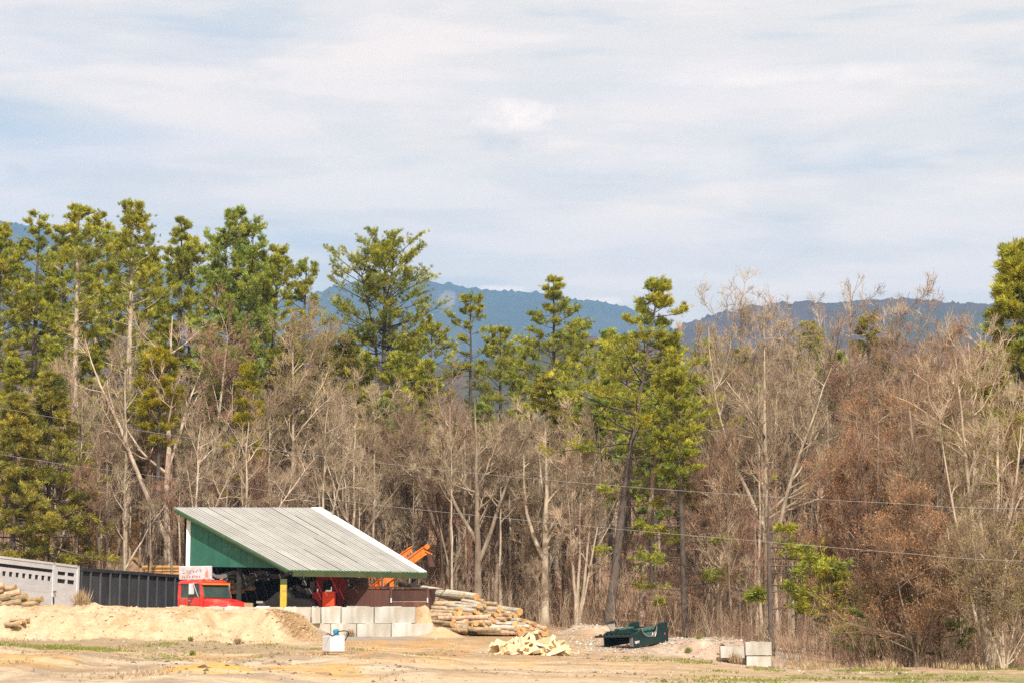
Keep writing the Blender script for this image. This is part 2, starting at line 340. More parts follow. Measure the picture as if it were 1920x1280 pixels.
# ---------------------------------------------------------------- terrain
GX = [-60, -30, -20.5, -14, -8, -3.0, 1.5, 4.6, 9.6, 13.7, 20.5, 60]
GY = [0, 30, 43, 55, 65, 72, 76, 80, 85, 92, 100, 115, 140, 200, 320]
GZ = [[-0.3, -0.3, -0.3, -0.2, -0.1, 0.0, 0.1, 0.2, 0.5, 0.9, 2.7, 8.2, 12.7, 18, 21],
    [-0.1, -0.1, 0.0, 0.1, 0.35, 0.5, 0.6, 0.65, 0.7, 0.9, 2.7, 7.8, 12.2, 17.5, 20],
    [-0.1, -0.1, 0.0, 0.1, 0.32, 0.48, 0.55, 0.6, 0.7, 0.9, 2.6, 7.1, 11.4, 17, 19],
    [-0.1, -0.1, 0.0, 0.1, 0.3, 0.45, 0.5, 0.55, 0.7, 0.9, 2.4, 6.4, 10.6, 16, 18],
    [-0.1, -0.1, 0.0, 0.06, 0.16, 0.26, 0.38, 0.48, 0.65, 0.9, 2.0, 5.4, 9.6, 15, 17],
    [-0.1, -0.1, 0.0, 0.0, 0.05, 0.12, 0.28, 0.46, 0.62, 0.9, 1.7, 4.6, 8.8, 14, 16],
    [-0.1, -0.1, 0.0, -0.05, -0.03, 0.05, 0.18, 0.36, 0.6, 0.75, 1.3, 4.1, 8.4, 14, 16],
    [-0.15, -0.15, -0.1, -0.12, -0.08, 0.02, 0.14, 0.3, 0.45, 0.6, 1.1, 3.8, 8.2, 14, 16],
    [-0.2, -0.2, -0.2, -0.25, -0.35, -0.42, -0.2, 0.1, 0.15, 0.2, 0.8, 3.6, 8.2, 14, 16],
    [-0.2, -0.2, -0.2, -0.25, -0.35, -0.42, -0.45, -0.35, -0.2, 0.0, 0.7, 3.6, 8.2, 14, 16],
    [-0.2, -0.2, -0.2, -0.25, -0.35, -0.42, -0.45, -0.4, -0.3, -0.1, 0.6, 3.6, 8.2, 14, 16],
    [-0.2, -0.2, -0.2, -0.25, -0.35, -0.42, -0.45, -0.4, -0.3, 0.1, 0.8, 3.8, 8.4, 14, 16]]
GXa = np.array(GX, float); GYa = np.array(GY, float); GZa = np.array(GZ, float)
PLAT = 1.66; YARD = 0.68
def lower(x, y):
    x = np.clip(x, GXa[0], GXa[-1] - 1e-6); y = np.clip(y, GYa[0], GYa[-1] - 1e-6)
    i = np.clip(np.searchsorted(GXa, x, 'right') - 1, 0, len(GXa) - 2); j = np.clip(np.searchsorted(GYa, y, 'right') - 1, 0, len(GYa) - 2)
    tx = (x - GXa[i]) / (GXa[i + 1] - GXa[i]); ty = (y - GYa[j]) / (GYa[j + 1] - GYa[j]); tx = tx * tx * (3 - 2 * tx)
    return (GZa[i, j] * (1 - tx) + GZa[i + 1, j] * tx) * (1 - ty) + (GZa[i, j + 1] * (1 - tx) + GZa[i + 1, j + 1] * tx) * ty
WX0, WX1 = -8.25, -3.25           # the exposed part of the block wall
def plateau_mask(x, y):
    n = fbm(x * 0.35, y * 0.35, 11, 3)
    left = sm(74.6, 78.9, y + n * 2.2)                                   # sand bank
    wall = sm(81.35, 81.55, y)                                           # behind the blocks
    w = sm(-9.3, -7.9, x + n * 0.5)
    front = left * (1 - w) + wall * w
    side = 1 - sm(-3.45, -3.1, x) * 1.0
    side = side * (1 - sm(-3.6, -2.2, x) * sm(84, 90, y))
    back = 1 - sm(81.9, 83.8, y)
    return front * side * back
def ground_h(x, y, detail=True):
    x = np.asarray(x, float); y = np.asarray(y, float)
    z = lower(x, y); m = plateau_mask(x, y); z = z + (np.maximum(PLAT, z) - z) * m
    # sand slumped over the left crest, hollows eroded in the face of the bank
    bank = sm(74, 76.5, y) * (1 - sm(78.6, 80.2, y)) * (1 - sm(-9.2, -7.6, x))
    z = z + bank * (fbm(x * 0.55, y * 0.7, 3, 5) * 0.95)
    z = z - bank * 0.16 * np.abs(1 - np.abs(fbm(x * 1.5 + y * .5, y * 0.45, 91, 3)) * 9).clip(0, 1)
    crest = sm(78.2, 79.6, y) * (1 - sm(81.2, 82.4, y)) * (1 - sm(-9.2, -7.6, x)); z = z * (1 - crest) + np.minimum(z, 1.68 - 0.10 * sm(-14, -10, x)) * crest
    z = z + 0.16 * np.exp(-((x + 18.6) / 2.6) ** 2 - ((y - 79) / 1.6) ** 2)
    # tongue of sand in front of the wall's left end, spill at its right end
    z = z + 0.70 * np.exp(-((x + 8.45) / 1.0) ** 2 - ((y - 79.8) / 1.2) ** 2) * (1 - sm(81.2, 81.5, y))
    cap = 1.60 - 0.28 * sm(-9.4, -7.9, x) + fbm(x * 1.4, y * 1.4, 97, 3) * .1
    z = np.where((x < -6.5) & (x > -11) & (y > 76) & (y < 81.2), np.minimum(z, cap), z)
    z = z + 0.42 * np.exp(-((x + 2.85) / 0.6) ** 2 - ((y - 81.3) / 0.7) ** 2)
    # heaps in the near left ground
    near = sm(40, 46, y) * (1 - sm(62, 68, y)) * (1 - sm(-5, 2, x))
    z = z + near * (fbm(x * 0.28, y * 0.16, 21, 4) * 0.75 + 0.03)
    z = z + .16 * np.exp(-((x + 7.3) / 1.1) ** 2 - ((y - 48.8) / 1.6) ** 2)
    z = z + fbm(x * 0.5, y * 0.5, 31, 4) * 0.10 * (1 - sm(100, 130, y)) * (1 - m * 0.6)
    # gravel berm behind the yard and around the truck bed
    z = z + 0.42 * np.exp(-((y - 85.5 - 0.1 * (x - 3)) / 1.6) ** 2) * sm(2.0, 3.0, x) * (1 - sm(5.0, 6.5, x)) * (1 + fbm(x * 0.8, y, 5, 3))
    bn = fbm(x * 0.9, y * 0.9, 6, 4); fy = 74.6 - 2.2 * sm(5.5, 8.0, x)
    bm = sm(fy, fy + 1.7, y + bn * 1.6) * (1 - sm(81, 84, y)) * sm(4.4, 6.6, x) * (1 - sm(8.5, 8.8, x)); z = z + (np.maximum(z, 0.46 + bn * .12) - z) * bm
    # tree-lined bank on the far left
    z = z + 1.0 * np.exp(-((x + 22.5) / 3.5) ** 2 - ((y - 108) / 7.0) ** 2) * (1 + fbm(x * 0.6, y * 0.6, 8, 4) * 1.5)
    rut = np.exp(-((y - 70.5 - 0.05 * x - .8 * np.sin(x * .13)) / .35) ** 2) + np.exp(-((y - 72.6 - 0.05 * x - .8 * np.sin(x * .13)) / .35) ** 2) + np.exp(-((y - 60.5 + .09 * x) / .4) ** 2) + np.exp(-((y - 62.8 + .09 * x) / .4) ** 2)
    z = z - rut * .07 * (.6 + fbm(x * .8, y * .8, 95, 2)) * sm(-9, -5, x)
    if detail: z = z + fbm(x * 1.9, y * 1.9, 41, 4) * 0.10 * (1 - sm(95, 110, y))
    return z
def gz(x, y): return float(ground_h(np.array([x]), np.array([y]))[0])
def hit(px, py, y0=45.0, y1=84.0):
    prev = None
    for k in range(400):
        Y = y0 + (y1 - y0) * k / 399; p = at(px, py, Y)
        if p.z <= gz(p.x, Y): return Vector((p.x, Y, gz(p.x, Y)))
    return at(px, py, y1)
def mixc(a, b, t): return a * (1 - t[..., None]) + np.array(b)[None, None, :] * t[..., None]
def build_ground():
    def axis(segs):
        out = [segs[0][0]]
        for a, b, s in segs: out += list(np.arange(a, b, s)[1:]) + [b]
        return np.array(sorted(set(np.round(out, 4))))
    xs = axis([(-3600, -600, 250), (-600, -100, 50), (-100, -40, 4), (-40, -24, 0.8), (-24, 24, 0.16), (24, 40, 0.8), (40, 100, 4), (100, 600, 50), (600, 3600, 250)])
    ys = axis([(-150, 0, 50), (0, 36, 4), (36, 48, 0.3), (48, 72, 0.26), (72, 84, 0.13), (84, 100, 0.35), (100, 140, 1.2), (140, 320, 8), (320, 800, 60), (800, 5800, 500)])
    X, Y = np.meshgrid(xs, ys); Z = ground_h(X, Y)
    C = np.zeros(X.shape + (3,)); C[:] = (0.40, 0.285, 0.165)                       # packed tan yard
    n1 = fbm(X * 0.25, Y * 0.12, 51, 5) * 2; n2 = fbm(X * 0.9, Y * 0.45, 52, 5) * 2; n3 = fbm(X * 2.5, Y * 1.2, 53, 4) * 2
    C = mixc(C, (0.50, 0.315, 0.145), sm(-0.05, 0.35, n1))
    C = mixc(C, (0.46, 0.38, 0.27), sm(0.05, 0.45, n2))
    C = mixc(C, (0.33, 0.25, 0.17), sm(0.15, 0.5, -n2) * 0.8)
    # near ground: grey tan spoil with ochre stains
    nearm = 1 - sm(60, 68, Y + n1 * 5)
    greyc = nearm * (1 - sm(-4, 6, X + n1 * 6))
    C = mixc(C, (0.40, 0.32, 0.235), greyc)
    C = mixc(C, (0.58, 0.49, 0.36), greyc * sm(-0.05, 0.3, n2))
    C = mixc(C, (0.60, 0.39, 0.17), greyc * sm(0.10, 0.30, fbm(X * 0.45, Y * 0.25, 54, 4) * 2))
    C = mixc(C, (0.27, 0.22, 0.17), greyc * sm(0.18, 0.5, -n3) * 0.8)
    C = mixc(C, (0.66, 0.39, 0.12), sm(0.15, 0.5, np.exp(-((X + 7.4) / 1.25) ** 2 - ((Y - 48.8) / 2.1) ** 2) + n2 * 0.35))
    midr = nearm * sm(-4, 6, X + n1 * 6)
    C = mixc(C, (0.46, 0.36, 0.24), midr * 0.8)
    st = fbm(X * 0.10, Y * 1.1, 56, 5) * 2
    C = mixc(C, (0.58, 0.47, 0.33), sm(0.05, 0.3, st) * (1 - sm(73, 76, Y)) * 0.75)
    C = mixc(C, (0.30, 0.225, 0.15), sm(0.08, 0.35, -st) * (1 - sm(73, 76, Y)) * 0.6)
    # right hand pinkish gravel and berms
    pg = sm(1.5, 6, X + n1 * 3) * sm(62, 74, Y + n1 * 6)
    C = mixc(C, (0.46, 0.345, 0.265), pg)
    C = mixc(C, (0.54, 0.45, 0.36), pg * sm(0.0, 0.4, n3))
    C = mixc(C, (0.56, 0.47, 0.37), sm(84.0, 84.8, Y) * (1 - sm(87, 88, Y)) * sm(1.5, 2.5, X) * (1 - sm(5.5, 7, X)) * 0.8)
    # light sand bank
    sand = sm(73.8, 75.4, Y + n2 * 0.8) * (1 - sm(81, 82.5, Y)) * (1 - sm(-8.6, -7.0, X + n2 * 0.5))
    C = mixc(C, (0.57, 0.445, 0.295), sand)
    C = mixc(C, (0.62, 0.505, 0.36), sand * sm(0.0, 0.4, n2))
    C = mixc(C, (0.42, 0.30, 0.17), sand * sm(0.12, 0.4, n3) * 0.7)
    C = mixc(C, (0.40, 0.27, 0.15), sm(0.35, 0.8, np.exp(-((X + 8.3) / 1.35) ** 2 - ((Y - 78.0) / 1.7) ** 2) + n2 * 0.25))
    C = mixc(C, (0.56, 0.36, 0.16), (sm(79.0, 79.6, Y) * (1 - sm(83, 85, Y)) * (1 - sm(-11.5, -10.5, X))) * sm(-0.1, 0.25, n2))
    C = mixc(C, (0.56, 0.42, 0.26), sm(0.3, 0.7, np.exp(-((X + 2.9) / 1.1) ** 2 - ((Y - 81.0) / 1.2) ** 2)))
    C = mixc(C, (0.30, 0.29, 0.28), sm(77.6, 78.6, Y + n2 * 0.5) * (1 - sm(80.6, 81.0, Y)) * sm(-8, -7, X) * (1 - sm(-4.2, -3.2, X)) * 0.8)   # greyer strip along the wall
    # strip between bank and near ground, mossy
    strip = sm(64, 68, Y + n1 * 3) * (1 - sm(73, 74.6, Y)) * (1 - sm(-8.5, -6, X))
    C = mixc(C, (0.35, 0.28, 0.18), strip * 0.85)
    C = mixc(C, (0.17, 0.20, 0.06), sm(0.45, 0.75, np.exp(-((Y - 65.2 + (X + 17) * 0.25) / 1.3) ** 2) + n3 * 0.3) * (1 - sm(-14.5, -12, X)))
    # right hand turf
    turf = sm(0.0, 0.25, n2 + 0.28 * sm(6, 11, X) - 0.22) * sm(3, 8, X + n1 * 4) * (1 - sm(69, 74, Y))
    C = mixc(C, (0.22, 0.23, 0.09), turf * 0.75)
    # forest floor: old leaves
    fl = np.maximum(sm(88, 93, Y + n1 * 3), sm(69, 72, Y + n1 * 2) * sm(10.2, 11.5, X))
    fl = np.maximum(fl, sm(96, 99, Y))
    C = mixc(C, (0.40, 0.26, 0.175), fl)
    C = mixc(C, (0.31, 0.195, 0.13), fl * sm(0.0, 0.4, n2))
    C = mixc(C, (0.55, 0.33, 0.12), sm(0.35, 0.7, np.exp(-((X + 22.2) / 3.6) ** 2 - ((Y - 107) / 6.5) ** 2) + n2 * 0.35))
    C = np.clip(C * np.array([0.84, 0.80, 0.76]), 0.02, 1)
    ny, nx = X.shape; idx = np.arange(ny * nx).reshape(ny, nx)
    Fq = np.stack([idx[:-1, :-1], idx[:-1, 1:], idx[1:, 1:], idx[1:, :-1]], -1).reshape(-1, 4)
    V = np.stack([X, Y, Z], -1).reshape(-1, 3)
    col = np.concatenate([C.reshape(-1, 3), np.ones((len(V), 1))], 1)
    tag(link('ground', mesh_np('ground', V, Fq, M['ground'], smooth=True, col=col)), kind='structure')
build_ground()

def ridge(name, D, prof, depth_f, depth_b, c1, c2, rough, rock=None, seed=1, bump=2.5):
    px = np.array([p[0] for p in prof], float); py = np.array([p[1] for p in prof], float)
    u = np.linspace(px[0], px[-1], 2300)
    top = np.interp(u, px, py)
    k = np.ones(15) / 15; tp = np.convolve(np.pad(top, 7, 'edge'), k, 'valid')
    X0 = (u - 960) / F * D; Z0 = np.array([at(a, b, D).z for a, b in zip(u, tp)])
    s = np.concatenate([np.linspace(-1, 0, 46), np.linspace(0, 1, 8)[1:]])
    V = []; Cc = []
    for q in s:
        Yq = D + (q * depth_f if q < 0 else q * depth_b)
        fall = (1 - abs(q) ** 1.15)
        spur = fbm(X0 / (0.10 * D) + 3, np.full_like(X0, q * 3.0), seed, 5) * rough * (1 - (1 - abs(q)) ** 6)
        Z = Z0 * fall + spur * Z0.max() * min(1, abs(q) * 4)
        tr = (vnoise(X0 / (0.0032 * D), np.full_like(X0, q * 90), seed + 9) ** 2 + 0.7 * vnoise(X0 / (0.0014 * D), np.full_like(X0, q * 170), seed + 19) ** 3) * bump
        Z = Z + tr
        n = fbm(X0 / (0.05 * D), np.full_like(X0, q * 5), seed + 30, 5) * 2
        C = np.array(c1)[None] * (1 - sm(-0.25, 0.3, n))[:, None] + np.array(c2)[None] * sm(-0.25, 0.3, n)[:, None]
        C = C * (0.75 + 0.5 * vnoise(X0 / (0.004 * D), np.full_like(X0, q * 60), seed + 40))[:, None]
        if rock:
            for (rp, rq, w, h) in rock:
                f = sm(0.35, 0.75, np.exp(-((u - rp) / w) ** 2 - ((q - rq) / h) ** 2) + fbm(X0 / (0.008 * D), np.full_like(X0, q * 30), 77, 4) * 1.3)
                C = C * (1 - f[:, None] * 0.8) + np.array((0.20, 0.17, 0.145))[None] * f[:, None] * 0.8
        V.append(np.stack([X0 * Yq / D, np.full_like(X0, Yq), np.maximum(Z, -2)], -1)); Cc.append(C)
    V = np.array(V); Cc = np.array(Cc); ny, nx = V.shape[:2]; idx = np.arange(ny * nx).reshape(ny, nx)
    Fq = np.stack([idx[:-1, :-1], idx[:-1, 1:], idx[1:, 1:], idx[1:, :-1]], -1).reshape(-1, 4)
    col = np.concatenate([Cc.reshape(-1, 3), np.ones((ny * nx, 1))], 1)
    tag(link(name, mesh_np(name, V.reshape(-1, 3), Fq, M['mountain'], col=col)), kind='structure')
ridge('mountain', 5000, [(-1700, 520), (-1100, 440), (-500, 400), (-150, 405), (0, 418), (60, 430), (130, 448), (200, 465), (269, 484), (336, 506), (420, 540), (500, 566), (560, 560), (600, 547),
      (650, 533), (735, 527), (757, 519), (780, 519), (812, 531), (860, 538), (905, 545), (960, 549), (1010, 550), (1060, 560), (1105, 566), (1150, 572), (1200, 586), (1250, 610), (1320, 655), (1500, 740), (2400, 800)],
      2300, 700, (0.022, 0.032, 0.024), (0.040, 0.044, 0.034), 0.10, rock=[(838, -0.13, 15, 0.05), (795, -0.22, 10, 0.03)], seed=3, bump=7.0)
ridge('mountain', 2600, [(-500, 780), (900, 760), (1120, 690), (1220, 640), (1300, 606), (1350, 590), (1400, 579), (1450, 572), (1540, 570), (1620, 569), (1670, 563), (1720, 563), (1790, 569), (1860, 574), (1960, 580), (2400, 560), (3300, 600)],
      1200, 400, (0.052, 0.036, 0.036), (0.036, 0.040, 0.026), 0.09, seed=13, bump=4.5)
ridge('hill', 900, [(-1900, 640), (-500, 650), (0, 640), (250, 665), (500, 672), (740, 690), (900, 682), (1080, 632), (1190, 650), (1300, 664), (1500, 655), (1920, 640), (2400, 630), (3600, 650)],
      330, 150, (0.085, 0.060, 0.052), (0.048, 0.052, 0.030), 0.06, seed=23, bump=2.4)

# air: one closed box of even, thin haze round everything
HZ = MB().box((0, 2850, 545), (7600, 6100, 1100))
hz = bpy.data.materials.new('haze'); hz.use_nodes = True; hn = hz.node_tree; hn.nodes.clear()
ho = hn.nodes.new('ShaderNodeOutputMaterial'); pv = hn.nodes.new('ShaderNodeVolumePrincipled')
pv.inputs['Color'].default_value = (0.29, 0.57, 1.0, 1); pv.inputs['Density'].default_value = 0.00016; pv.inputs['Anisotropy'].default_value = 0.0
hn.links.new(pv.outputs[0], ho.inputs['Volume'])
tag(HZ.build('haze', hz), kind='stuff')

# ---------------------------------------------------------------- the open shed
def lerp(a, b, t): return Vector(a) + (Vector(b) - Vector(a)) * t
EL, ER = at(541, 1067, 84.0), at(800, 1071.5, 89.5)
RL, RR = at(326, 950.5, 89.6), at(603, 951, 95.1)
shed = empty('open_shed', (EL.x, EL.y, YARD), 'open-fronted lean-to shed with pale grey metal roof and green gable boards', 'shed')
def build_shed():
    T = 0.10
    nrm = (ER - EL).cross(RL - EL).normalized()
    if nrm.z < 0: nrm = -nrm
    RI = lerp(RL, RR, 0.925); EI = lerp(EL, ER, 0.955)     # inner edge of the white trim
    # roof sheets
    r = MB(); n = 13
    for i in range(n):
        a, b = i / n, (i + 1) / n - 0.0035
        e0, e1, q0, q1 = lerp(EL, EI, a), lerp(EL, EI, b), lerp(RL, RI, a), lerp(RL, RI, b)
        tn = random.uniform(0.25, 0.75); lift = nrm * random.uniform(0.0, 0.008)
        m = 7
        for j in range(m):
            p0, p1 = j / m, (j + 1) / m
            vs = [lerp(e0, q0, p0) + lift, lerp(e1, q1, p0) + lift, lerp(e1, q1, p1) + lift, lerp(e0, q0, p1) + lift]
            r.add([v for v in vs] + [v - nrm * 0.02 for v in vs], [(0, 1, 2, 3), (7, 6, 5, 4), (0, 4, 5, 1), (3, 2, 6, 7), (1, 5, 6, 2), (0, 3, 7, 4)], tn + random.uniform(-.08, .08))
        for k in (0.02, 0.36, 0.68):
            f0 = a + (b - a) * k
            r.beam(lerp(EL, EI, f0) + nrm * 0.018, lerp(RL, RI, f0) + nrm * 0.018, 0.03, 0.014, tn)
    r.build('roof', M['roof'], shed)
    s = MB()
    for t0, t1, f in ((0.0, 0.32, 0.385), (0.12, 0.5, 0.615), (0.62, 1.0, 0.23), (0.4, 0.86, 0.77), (0.55, 1.0, 0.69), (0.0, 0.28, 0.15)):
        a = lerp(lerp(EL, EI, f), lerp(RL, RI, f), t0) + nrm * 0.026; b = lerp(lerp(EL, EI, f), lerp(RL, RI, f), t1) + nrm * 0.026
        s.beam(a, b, 0.035, 0.010)
    s.build('roof_seam', M['seam'], shed)
    t = MB(); vs = [EI + nrm * 0.03, ER + nrm * 0.03, RR + nrm * 0.03, RI + nrm * 0.03]
    t.prism(vs, -nrm * 0.14); t.build('rake_trim', M['white_trim'], shed)
    # rafters and purlins below
    f = MB()
    for k in range(9):
        q = k / 8; a = lerp(EL, ER, 0.01 + q * 0.98) - nrm * 0.13; b = lerp(RL, RR, 0.01 + q * 0.98) - nrm * 0.13
        f.beam(lerp(a, b, 0.012), lerp(a, b, 0.985), 0.07, 0.17, random.random())
    f.build('rafter', M['olive'], shed)
    g = MB()
    g.beam(EL + Vector((0, 0, -0.035)) - nrm * 0.02, ER + Vector((0, 0, -0.035)) - nrm * 0.02, 0.03, 0.03)
    for k in range(40):                                        # scalloped drip edge of the corrugated sheets
        p = lerp(EL, ER, (k + 0.5) / 40); g.box(p + Vector((0.0, -0.03, -0.035)), (0.10, 0.03, 0.03 + 0.04 * (k % 2)), tone=random.random())
    g.build('drip_edge', M['green_edge'], shed)
    c = MB(); c.beam(lerp(EL, ER, 0.015) + Vector((0.08, 0.1, -0.16)), lerp(EL, ER, 0.985) + Vector((0.08, 0.1, -0.16)), 0.09, 0.24)
    c.build('eave_beam', M['olive'], shed)
    h = MB(); h.beam(EL + (ER - EL) * 0.001 - nrm * 0.06 - Vector((0.02, 0.02, 0)), RL - nrm * 0.06 - Vector((0.02, 0.02, 0)), 0.02, 0.04); h.build('rake_board', M['green_edge'], shed)
    # gable: triangular boarded wall hung inside the roof edge
    inset = (ER - EL).normalized() * 0.34
    wf, wb = lerp(EL, RL, 0.05) + inset, lerp(EL, RL, 0.90) + inset
    zb0, zb1 = at(530, 1064, wf.y).z, at(345, 1061, wb.y).z
    nn = (wb - wf).cross(Vector((0, 0, 1))).normalized() * 0.04
    w = MB(); N_ = 15
    for i in range(N_):
        a, b = i / N_, (i + 1) / N_ - 0.0025
        t0, t1 = lerp(wf, wb, a) - nrm * 0.2, lerp(wf, wb, b) - nrm * 0.2
        z0, z1 = zb0 + (zb1 - zb0) * a, zb0 + (zb1 - zb0) * b
        if t0.z < z0 + 0.02: t0.z = z0 + 0.02
        if t1.z < z1 + 0.02: t1.z = z1 + 0.02
        w.prism([Vector((t0.x, t0.y, z0)), Vector((t1.x, t1.y, z1)), t1, t0], nn, random.uniform(.3, .7))
    w.build('gable_wall', M['green_wall'], shed)
    cp = MB(); pb = lerp(EL, RL, 0.915) + inset; cp.box((pb.x, pb.y, (0.5 + pb.z - 0.25) / 2), (0.19, 0.16, pb.z - 0.25 - 0.5)); cp.build('corner_post', M['white_trim'], shed)
    # posts
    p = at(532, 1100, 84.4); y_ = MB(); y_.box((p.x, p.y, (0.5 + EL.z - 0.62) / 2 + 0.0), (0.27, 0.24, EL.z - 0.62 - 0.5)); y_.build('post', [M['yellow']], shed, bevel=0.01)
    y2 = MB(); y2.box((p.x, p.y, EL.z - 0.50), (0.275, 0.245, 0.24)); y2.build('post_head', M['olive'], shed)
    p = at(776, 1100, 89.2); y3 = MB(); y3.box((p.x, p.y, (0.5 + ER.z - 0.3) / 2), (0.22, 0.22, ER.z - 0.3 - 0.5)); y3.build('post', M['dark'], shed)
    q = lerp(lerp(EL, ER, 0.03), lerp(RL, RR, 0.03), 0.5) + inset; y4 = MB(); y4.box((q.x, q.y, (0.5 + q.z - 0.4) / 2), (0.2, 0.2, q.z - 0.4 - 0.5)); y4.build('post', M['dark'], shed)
    # back wall and added right side, boards coloured near-black for the shade inside
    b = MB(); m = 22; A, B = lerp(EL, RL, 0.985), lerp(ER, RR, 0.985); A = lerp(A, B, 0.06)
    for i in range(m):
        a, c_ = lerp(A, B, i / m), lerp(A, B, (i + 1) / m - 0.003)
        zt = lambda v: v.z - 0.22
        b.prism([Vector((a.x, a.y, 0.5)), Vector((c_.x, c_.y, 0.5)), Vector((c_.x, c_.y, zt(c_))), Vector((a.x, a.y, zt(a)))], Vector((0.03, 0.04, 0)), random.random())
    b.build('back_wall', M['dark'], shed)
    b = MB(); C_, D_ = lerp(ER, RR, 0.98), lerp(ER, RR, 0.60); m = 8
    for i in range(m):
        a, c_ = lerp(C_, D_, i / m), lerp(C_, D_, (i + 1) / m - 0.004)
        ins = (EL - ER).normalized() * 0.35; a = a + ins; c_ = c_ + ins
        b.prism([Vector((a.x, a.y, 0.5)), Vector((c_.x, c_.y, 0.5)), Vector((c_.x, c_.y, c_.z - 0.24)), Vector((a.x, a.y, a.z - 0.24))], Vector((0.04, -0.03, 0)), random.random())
    b.build('added_side_wall', M['dark'], shed)  # added wall that holds the shadow at the rear of the shed
    # pale inner partition with a small window hatch
    P0, P1 = at(646, 1135, 90.4), at(690, 1135, 89.4); zt = at(684, 1082, 89.4).z
    b = MB(); d = (P1 - P0).normalized(); b.beam(Vector((P0.x, P0.y, (0.5 + zt) / 2)), Vector((P1.x, P1.y, (0.5 + zt) / 2)), 0.06, zt - 0.5); o = b.build('partition', M['pale'], shed)
    b = MB(); c0, c1 = lerp(P0, P1, 0.22), lerp(P0, P1, 0.37); b.beam(Vector((c0.x, c0.y - 0.04, zt - 0.42)), Vector((c1.x, c1.y - 0.04, zt - 0.42)), 0.04, 0.26); b.build('hatch', M['dark'], shed)
    c0 = lerp(P0, P1, 0.10); b = MB(); b.box((c0.x, c0.y - 0.16, (0.5 + zt - 0.1) / 2), (0.15, 0.12, zt - 0.1 - 0.5)); b.build('partition_post', M['pale'], shed)
build_shed()

# ---------------------------------------------------------------- concrete block wall: every block a thing
def block(pxa, pxb, zlo, zhi, Y, label, setback=0.0, dep=0.6, group='large concrete blocks of the retaining wall', nm='concrete_block'):
    x0, x1 = xat(pxa, Y), xat(pxb, Y)
    m = MB(); nx, nz = 10, 5; random.seed(int(pxa * 7 + zlo * 100)); g = []
    cx, cy, cz = (x0 + x1) / 2, Y + setback + dep / 2, (zlo + zhi) / 2
    W_, H_ = x1 - x0, zhi - zlo
    m.box((0, 0, 0), (W_, dep, H_), jit=0.012)
    for k in range(2): m.box((random.uniform(-.3, .3) * W_, 0, H_ / 2 + 0.012), (W_ * random.uniform(.2, .45), dep * 0.7, 0.03), tone=random.random(), jit=0.02)
    o = m.build(nm, M['block'], None, True, bevel=0.035); o.location = (cx, cy, cz); o.rotation_euler.z = random.uniform(-.01, .01)
    tag(o, label, 'concrete block', group)
zb, zm, zt_ = 0.36, 1.045, 1.70
for a, b, l in ((621, 668.2, 'lower-row wall block furthest left, beside the foot of the sand bank'), (669.2, 733, 'middle block of the lower wall row, clean pale face'),
                (734, 812, 'rightmost lower wall block with sand spilled over its end'), (572, 620, 'lower wall block mostly buried at the end of the sand bank')):
    block(a, b, zb, zm - 0.01, 81.0, l)
for a, b, l, sb in ((602, 638.5, 'plain grey upper-row block with a black seam under it', 0.12), (639.5, 700.2, 'stained cream upper block with a clump of dead grass below', 0.12),
                (702, 778, 'rightmost upper wall block, streaked and round-cornered', 0.10), (585, 601, 'short pale upper block jutting forward at the step of the wall', -0.22)):
    block(a, b, zm + 0.01, zt_, 81.0, l, sb)
xx = 583
for i in range(5):
    w = 55 + random.uniform(-4, 5)
    block(xx - w, xx - 1.2, zm + 0.02, zt_ + 0.0, 81.0, ['grey top-row block nearest the step, half buried in sand', 'buried top-row block in front of the dark machine', 'buried top-row block behind the sand, below the yellow post',
          'buried top-row block in front of the red truck bonnet', 'leftmost buried top-row block, below the truck cab'][[0, 2, 1, 3, 4][i]], 0.14)
    xx -= w
for (a, b, z0, z1, l, sb) in ((1397, 1446, -0.02, 0.45, 'upper of two weathered blocks at the right end of the gravel berm', 0.0), (1399, 1444, -0.52, -0.04, 'lower of two weathered blocks at the right end of the gravel berm', 0.04),
                          (1351, 1396, -0.12, 0.30, 'block half buried in the berm left of the two stacked blocks', 0.15)):
    block(a, b, z0, z1, 72.0, l, sb, 0.55, 'concrete blocks at the end of the berm')

